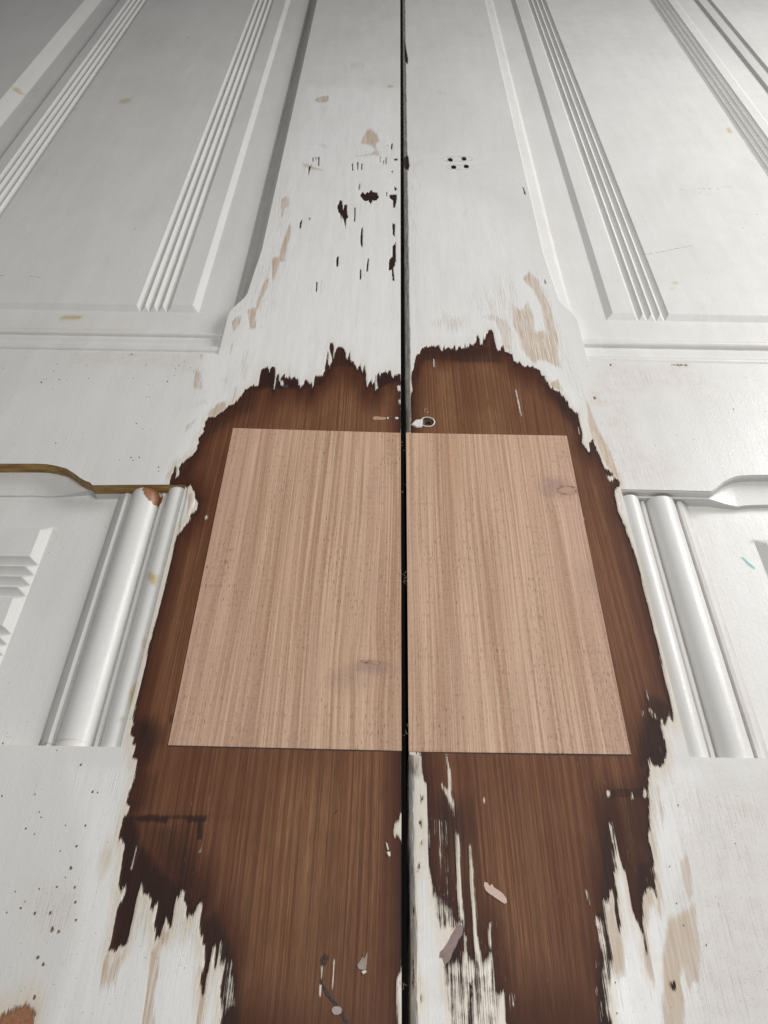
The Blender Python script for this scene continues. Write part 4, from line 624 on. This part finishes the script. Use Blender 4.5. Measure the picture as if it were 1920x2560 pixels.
def upper_panel(door, sgn, gx):
    # all in u = distance from the gap edge
    zi, zo = -5.0, DEEP
    u_b0, u_b1 = 150.6, 155.6         # bevel next to the stile
    fl1 = (171.5, 197.5); fl2 = (342.0, 369.0)
    u_c0, u_c1 = 379.0, 384.0         # bevel by the outer stile
    y_b0 = 488.5
    ys = np.concatenate([[440.0], np.arange(460, 486, 4), np.arange(486, 500, .4), np.arange(500, 700, 1.5), np.arange(700, Y1, 4), [Y1]])
    def Zf(u, y):
        z = np.minimum(field_z(u - u_b0, 5, zi, zo), field_z(u_c1 - u, 5, zi, zo))
        return np.minimum(z, field_z(y - y_b0, 5, zi, zo))
    def groove(u, y, f):
        p = (f[1] - f[0]) / 4
        w = ((u - f[0]) % p) / p
        v = np.abs(w * 2 - 1)                       # 1 at ridges, 0 at groove centre
        worn = .25 * np.sin(y * .9 + u) * np.sin(y * .173) 
        gz = zi - 2.9 * (1 - v) ** .85 - .12 + worn * .25 * (v > .8)
        return np.minimum(Zf(u, y), gz)
    def seg(us, fn, name, parent):
        U, Y = np.meshgrid(us, ys)
        return grid(name, gx + sgn * U, Y, fn(U, Y), MM, parent, 'moulding', flip=(sgn < 0), ang=22)
    def Zmain(u, y):
        return np.where(u < FULL + .03, -22.0, Zf(u, y)) if sgn < 0 else Zf(u, y)
    main = seg(np.concatenate([[FULL + .02, FULL + .05] if sgn < 0 else [FULL - 4.0], np.linspace(FULL + 1, u_b0, 6), np.linspace(u_b0 + .01, u_b1, 4), np.linspace(u_b1 + .3, fl1[0], 8)]), Zmain, 'panel', door)
    U = np.linspace(fl1[1], fl2[0], 40)
    seg(U, Zf, 'panel_field', main)
    seg(np.concatenate([np.linspace(fl2[1], u_c0, 4), np.linspace(u_c0 + .01, u_c1, 4), np.linspace(u_c1 + .3, 412, 8)]), Zf, 'panel_border', main)
    for f in (fl1, fl2):
        p = (f[1] - f[0]) / 4
        for k in range(4):
            ff = (f[0] + k * p, f[0] + (k + 1) * p)
            us = np.concatenate([[ff[0]], np.linspace(ff[0] + .02, ff[1] - .02, 15), [ff[1]]])
            seg(us, lambda u, y, f=f: groove(np.clip(u, f[0] + .001, f[1] - .001), y, f), 'flute', main)
    return main

def mid_panel(door, sgn, gx):
    zi, zo = -7.6, -11.0
    u0 = 199.0
    xs_u = np.concatenate([np.arange(FULL - 2, u0, 6.0), np.linspace(u0, u0 + 5, 14), np.arange(u0 + 6, u0 + 320, 4)])
    fy = [(229.5, 257.0), (187.5, 212.5)] if sgn < 0 else [(232, 259.5), (187.5, 212.5)]
    ytop, ybot = 281.0, 168.0
    def Zf(u, y):
        z = np.minimum(field_z(u - u0, 5, zi, zo), field_z(ytop - y, 5, zi, zo))
        return np.minimum(z, field_z(y - ybot, 5, zi, zo))
    def groove(u, y, f):
        p = (f[1] - f[0]) / 4
        v = np.abs(((y - f[0]) % p) / p * 2 - 1)
        gz = zi - 3.2 * (1 - v) ** .85
        return np.minimum(Zf(u, y), gz)
    def seg(ys, fn, name, parent):
        U, Y = np.meshgrid(xs_u, ys)
        return grid(name, gx + sgn * U, Y, fn(U, Y), MM, parent, 'moulding', flip=(sgn < 0), ang=22)
    main = seg(np.concatenate([np.linspace(fy[0][1], 276, 6), np.linspace(276.01, 281, 4), np.linspace(282, 322, 10)]), Zf, 'panel', door)
    seg(np.linspace(fy[1][1], fy[0][0], 8), Zf, 'panel_field', main)
    seg(np.concatenate([np.linspace(140, 168, 6), np.linspace(168.01, 173, 4), np.linspace(173.3, fy[1][0], 6)]), Zf, 'panel_border', main)
    for f in fy:
        p = (f[1] - f[0]) / 4
        for k in range(4):
            ff = (f[0] + k * p, f[0] + (k + 1) * p)
            ys = np.concatenate([[ff[0]], np.linspace(ff[0] + .02, ff[1] - .02, 13), [ff[1]]])
            seg(ys, lambda u, y, f=f: groove(u, np.clip(y, f[0] + .001, f[1] - .001), f), 'flute', main)
    return main

def arc(u0, u1, z0, z1, h, n=14):
    """a round bead between two feet"""
    out = []
    for i in range(n + 1):
        t = i / n; a = math.pi * t
        out.append((u0 + (u1 - u0) * (1 - math.cos(a)) / 2, z0 + (z1 - z0) * t + h * math.sin(a)))
    return out

def sweep_y(door, name, sgn, gx, prof, y0, y1):
    """moulding running along the stile (world y); prof in (distance from stile edge, z)"""
    ys = np.arange(y0, y1 + .01, 1.5)
    U = np.array([p[0] for p in prof])[None] + 0 * ys[:, None]
    Z = np.array([p[1] for p in prof])[None] + 0 * ys[:, None]
    Z = Z + .05 * np.sin(ys * .31)[:, None] * np.sin(ys * .077 + 1)[:, None]
    return grid(name, gx + sgn * (FULL + U), np.repeat(ys[:, None], len(prof), 1), Z, MM, door, 'moulding', flip=(sgn < 0), ang=40, dark_tint=np.clip((-7.4 - Z) / 2.0, 0, 1) * (.25 + .45 * np.clip((160 - ys) / 12, 0, 1))[:, None])  # moulding valleys tinted darker, most towards the lower end

def sweep_x(door, name, sgn, gx, prof, hw=300):
    d = np.arange(-1.0, hw, 2.0)
    Y = RX + np.array([p[0] for p in prof])[:, None] + 0 * d[None]
    Z = np.array([p[1] for p in prof])[:, None] + .05 * np.sin(d * .21)[None]
    X = gx + sgn * (FULL + d)[None] + 0 * Y
    return grid(name, X, Y, Z, MM, door, 'moulding', flip=(sgn < 0), ang=40)

def hole(door, name, x, y, rx, ry, depth, rim, wob=.12, inner=None):
    """countersunk hole: a crumbly rim and a dark dished inside"""
    n = 22; rr = [1 + wob * random.uniform(-1, 1) for _ in range(n)]
    V = []; F = []
    rings = [(1.22, .14), (1.14, .32), (1.05, .28), (1.0, -.3)]
    for k, (r, z) in enumerate(rings):
        for i in range(n):
            a = 2 * math.pi * i / n; q = r * rr[i] if k else r * (rr[i] ** .5)
            V.append((x + rx * q * math.cos(a), y + ry * q * math.sin(a), z))
    for k in range(len(rings) - 1):
        for i in range(n):
            j = (i + 1) % n; F.append((k * n + j, k * n + i, (k + 1) * n + i, (k + 1) * n + j)[::-1])
    o = mesh(name, V, F, rim, door, True)
    V = []; F = []
    rings = [(1.02, -.2), (.8, -depth * .35), (.5, -depth * .5), (.42, -depth)]
    for k, (r, z) in enumerate(rings):
        for i in range(n):
            a = 2 * math.pi * i / n; q = r * rr[i]
            V.append((x + rx * q * math.cos(a), y + ry * q * math.sin(a), z))
    for k in range(len(rings) - 1):
        for i in range(n):
            j = (i + 1) % n; F.append((k * n + i, k * n + j, (k + 1) * n + j, (k + 1) * n + i))
    F.append(tuple(range(3 * n, 4 * n)))
    mesh('hole_inside', V, F, inner or MFILL['black'], o, True)
    return o

def bits(door, name, items, mat):
    """small crumbs joined into one part; each item is an outline"""
    V = []; F = []
    for poly, z in items:
        n = len(poly); b = len(V); cx = sum(p[0] for p in poly) / n; cy = sum(p[1] for p in poly) / n
        V += [(x, y, .02) for x, y in poly] + [(cx + (x - cx) * .8, cy + (y - cy) * .8, z) for x, y in poly]
        for i in range(n): j = (i + 1) % n; F.append((b + i, b + j, b + n + j, b + n + i))
        F.append(tuple(range(b + n, b + 2 * n)))
    o = mesh(name, V, F, mat, door); o['kind'] = 'stuff'; return o

def ccw(poly):
    a = sum(poly[i][0] * poly[(i + 1) % len(poly)][1] - poly[(i + 1) % len(poly)][0] * poly[i][1] for i in range(len(poly)))
    return poly if a > 0 else poly[::-1]

def pit_outlines(lst):
    out = []
    for s_, x, y, k in lst:
        n = 7
        out.append(([(x + s_ * .42 * random.uniform(.55, 1.15) * math.cos(2 * math.pi * i / n), y + s_ * .55 * random.uniform(.55, 1.15) * math.sin(2 * math.pi * i / n)) for i in range(n)], .36))
    return out

def splinter(parent, x, y, n, L):
    V = []; F = []
    for k in range(n):
        px, py, pz = x + random.uniform(-1.5, 1.5), y + random.uniform(-5, 5), random.uniform(-.6, .5)
        a = random.uniform(0, 6.28); l = L * random.uniform(.5, 1); r = random.uniform(.05, .12); b = None
        for i in range(5):
            t = i / 4; a += random.uniform(-.5, .5)
            if i: px += l / 4 * math.cos(a); py += l / 4 * math.sin(a); pz += random.uniform(-.1, .35)
            q = r * (1 - .6 * t)
            base = len(V)
            nx, ny = -math.sin(a), math.cos(a)
            V += [(px + nx * q, py + ny * q, pz), (px, py, pz + q * 1.4), (px - nx * q, py - ny * q, pz)]
            if b is not None:
                for m in range(3): mm = (m + 1) % 3; F.append((b + m, b + mm, base + mm, base + m))
            b = base
    return mesh('splinter', V, F, MFILL['fibre'], parent)

# moulding sections, (distance from the stile edge, z)
MID = ([(0, -12), (.2, -5.4)] + arc(.5, 11.5, -5.4, -7.2, 5.2) + [(12.3, -8.6), (13.0, -6.6), (14.3, -6.2), (15.2, -7.6)]
       + arc(16.0, 33.0, -8.8, -9.4, 7.6, 22) + [(33.6, -8.0), (34.1, -6.3), (35.8, -5.9), (36.4, -6.3), (41.5, -10.2), (42, -11.3)])
TOP = ([(-.5, -9), (0, -3.6), (.9, -3.8), (1.1, -1.2), (3.8, -1.3), (4.1, -4.4)] + arc(4.8, 12.5, -3.2, -4.4, 3.0) + [(12.9, -6.6), (14.2, -5.6), (17, -5.2), (21, -5.4), (25, -6.6), (28.5, -7.6)]
       + arc(29.0, 33.5, -7.6, -8.2, 2.6, 10) + [(34.2, -8.4)])
TOPR = ([(-.5, -9), (0.1, -4.6), (1.1, -4.6)] + arc(1.4, 9.5, -3.2, -4.6, 3.2) + [(9.9, -7.2), (11.2, -6.3), (14, -6.2), (19, -6.4), (25.0, -7.4)]
        + arc(25.6, 33.5, -7.4, -8.0, 3.6, 12) + [(34.2, -8.4)])

def build_door(sgn, gx, label, name):
    e = bpy.data.objects.new(name, None); C.objects.link(e)
    e.location = (gx * .001, 0, 0); e.empty_display_size = .1
    e['label'] = label; e['category'] = 'door'; e['kind'] = 'thing'; e['group'] = 'pair of panelled doors lying side by side'
    ROOT[e] = (gx, 0)
    holes = []
    if sgn > 0:
        holes = [(x, y, 2.5, 4.0) for x, y in D['SCREW']] + [(D['BIGHOLE'][0][0], D['BIGHOLE'][0][1], 4.1, 3.9)]
    st = stile(e, sgn, gx, holes)
    key = 'RRAILBOT' if sgn > 0 else 'LRAILBOT'
    pts = sorted(D[key]); px = np.array([p[0] for p in pts]); py = np.array([p[1] for p in pts])
    def low(x): return np.interp(x, px, py)
    r, xs, lo = rail(e, 'rail', None, sgn, gx, RX, low)
    edge_profile(e, sgn, xs, lo, sgn < 0)
    rail(e, 'rail', None, sgn, gx, RC, lambda x: np.full_like(x, Y0), fine=1.1)
    upper_panel(e, sgn, gx)
    mid_panel(e, sgn, gx)
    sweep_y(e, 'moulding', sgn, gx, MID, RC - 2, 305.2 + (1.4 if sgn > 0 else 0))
    sweep_x(e, 'moulding', sgn, gx, TOP if sgn < 0 else TOPR)
    # outer stile with its chamfer
    ys = np.concatenate([np.arange(-60, 700, 30), np.arange(700, Y1, 4)])
    uo = [409.5 - 4, 409.5, 414, 418, 422.5, 423, 460, 500, 540, 556, 556.2]; zo = [DEEP - .5, DEEP, -5.2, -2.6, -.3, 0, 0, 0, 0, -.3, -38]
    if sgn > 0: zo[1:6] = [DEEP, -4.6, -3.6, -2.9, 0.0]; uo[1:6] = [409.5, 411.2, 416, 421.2, 423.4]
    if sgn < 0: uo = [a - 3 if 408 < a < 430 else a for a in uo]
    U, Y = np.meshgrid(uo, ys); grid('outer_stile', gx + sgn * U, Y, np.array(zo)[None] + 0 * Y, MM, e, 'moulding', flip=(sgn < 0), ang=20)
    # back board closes the door from below
    a, b = gx, gx + sgn * 556
    x0, x1 = min(a, b), max(a, b)
    mesh('door_back', [(x0 + .2, Y0, -38), (x1 - .2, Y0, -38), (x1 - .2, Y1, -38), (x0 + .2, Y1, -38)], [(3, 2, 1, 0)], MDARK, e)
    return e

left = build_door(-1, 9.6, 'left panelled door in greyer white paint, brown ochre edge above its short side panel', 'door_leaf')
right = build_door(1, 13.0, 'right panelled door in brighter white paint, four screw holes and teal marks', 'door_leaf')

# ---- new timber let into both stiles
def patch(door, poly, mat, lab):
    # subdivided slab with a softened rim
    poly = ccw(poly)
    o = slab('timber_patch', poly, -1.2, .34, mat, door, bev=.12); o['label'] = lab
    return o
pl = patch(left, [(-95.4, 354.6), (-94.9, 146.4), (9.75, 145.7), (9.55, 352.9)], MV[0], 'pale timber patch with a double knot near its lower edge')
prr = patch(right, [(12.8, 353.0), (113.2, 353.0), (112.4, 145.9), (12.95, 145.4)], MV[1], 'pale timber patch with one round knot near its upper right corner')
# dark joint along the foot and head of the patches
for door, x0, x1, y in ((left, -95, 9.4, 145.95), (left, -95, 9.4, 353.9), (right, 13.4, 112.5, 145.5), (right, 13.4, 113.2, 353.2)):
    lo_ = y < 200
    V = []; n = 60
    for i in range(n + 1):
        x = x0 + (x1 - x0) * i / n; yy = y + (0 if door is right else (.65 if lo_ else .8) * (1 - i / n) - (.25 if lo_ else .9))
        wd = .55 if lo_ else .22
        V += [(x, yy - wd * random.uniform(.6, 1.2) if lo_ else yy + wd * random.uniform(.5, 1.2), .03), (x, yy + (.3 if lo_ else -.3), .03)]
    F = [(2 * i, 2 * i + 2, 2 * i + 3, 2 * i + 1) if lo_ else (2 * i + 1, 2 * i + 3, 2 * i + 2, 2 * i) for i in range(n)]
    mesh('patch_joint', V, F, MFILL['black'], door)

# ---- fillers, crumbs, pits, holes
for kind, poly in D['FILLER']:
    d = left if kind in ('grey2', 'grey3', 'wood') else right
    o = slab('filler_patch', poly, .0, .30 if kind != 'grey' else .34, MFILL[kind], d, bev=.12)
    if kind == 'pink': o['label'] = 'pale pink smear of filler'
    if kind == 'grey': o['label'] = 'brown grey smear of filler over white paint'
bits(left, 'paint_crumbs', [(ccw(p), .45) for p in D['WHITEBITS_L']], MFILL['white'])
bits(left, 'black_marks', [(ccw(p), .10) for p in D['BLACKBITS_L']], MFILL['black'])
bits(left, 'paint_pits', pit_outlines(D['PITS_L']), MFILL['pit'])
bits(right, 'paint_pits', pit_outlines(D['PITS_R']), MFILL['pit'])
for x, y in D['SCREW']: hole(right, 'screw_hole', x, y, 2.6, 4.2, 9, MFILL['ring'])
bh = D['BIGHOLE']
o = hole(right, 'bolt_hole', bh[0][0], bh[0][1], 4.0, 3.8, 3.2, MFILL['white'], .06, MFILL['wood_in']); o['label'] = 'large hole with a crumbling white paint rim'
bits(right, 'paint_crumbs', [(ccw([(bh[1][0] - 4.6, bh[1][1] - 2.0), (bh[1][0] - 1, bh[1][1] - 4.6), (bh[1][0] + 2.5, bh[1][1] - 4.2), (bh[1][0] + 3.0, bh[1][1] + 3.4), (bh[1][0] - 1.5, bh[1][1] + 2.6)]), .6)], MFILL['white'])
sh = D['SMALLHOLE']; hole(right, 'nail_hole', sh[0], sh[1], 1.1, 1.7, 3, MFILL['ring'])
# crease in the right hand moulding, teal crayon on its panel
def raised(poly, z, mat, parent, name):
    poly = ccw(poly); n = len(poly)
    V = [(x, y, z) for x, y in poly]; V += [(x, y, z - 1.5) for x, y in poly]
    F = [tuple(range(n))] + [(n + i, n + (i + 1) % n, (i + 1) % n, i) for i in range(n)]
    return mesh(name, V, F, mat, parent)
raised(D['CREASE_R'], -5.95, MFILL['wood'], right, 'paint_split')
raised(D['TEAL'][0], -10.93, MFILL['teal'], right, 'crayon_mark')
for (x, y), n, p in zip(D['SPLINT'], (9, 4, 4, 3, 2), (prr, pl, prr, pl, left)): splinter(p, x, y, n, 3.4)
def ribbon(pts, wd, gap=.0, wob=.25):
    out = []
    P = []
    for (x1, y1), (x2, y2) in zip(pts[:-1], pts[1:]):
        n = max(2, int(math.hypot(x2 - x1, y2 - y1) / 1.6))
        P += [(x1 + (x2 - x1) * i / n, y1 + (y2 - y1) * i / n) for i in range(n)]
    P.append(pts[-1]); P = [(x + random.uniform(-wob, wob), y + random.uniform(-wob, wob)) for x, y in P]
    for a, b in zip(P[:-1], P[1:]):
        if random.random() < gap: continue
        d = math.hypot(b[0] - a[0], b[1] - a[1]) or 1; nx, ny = -(b[1] - a[1]) / d, (b[0] - a[0]) / d; h = wd * random.uniform(.3, 1) / 2
        out.append(ccw([(a[0] + nx * h, a[1] + ny * h), (a[0] - nx * h, a[1] - ny * h), (b[0] - nx * h, b[1] - ny * h), (b[0] + nx * h, b[1] + ny * h)]))
    return out
for nm, mat, z, door, lst in D['LINES']:
    items = []
    for wd, gap, pts in lst: items += [(p, z + .33) for p in ribbon(pts, wd, gap)]
    V = []; F = []
    for p, zz in items:
        b = len(V); V += [(x, y, zz) for x, y in p]; F.append((b, b + 1, b + 2, b + 3))
    o = mesh(nm, V, F, MFILL[mat], right if door == 'R' else left); o['kind'] = 'stuff'
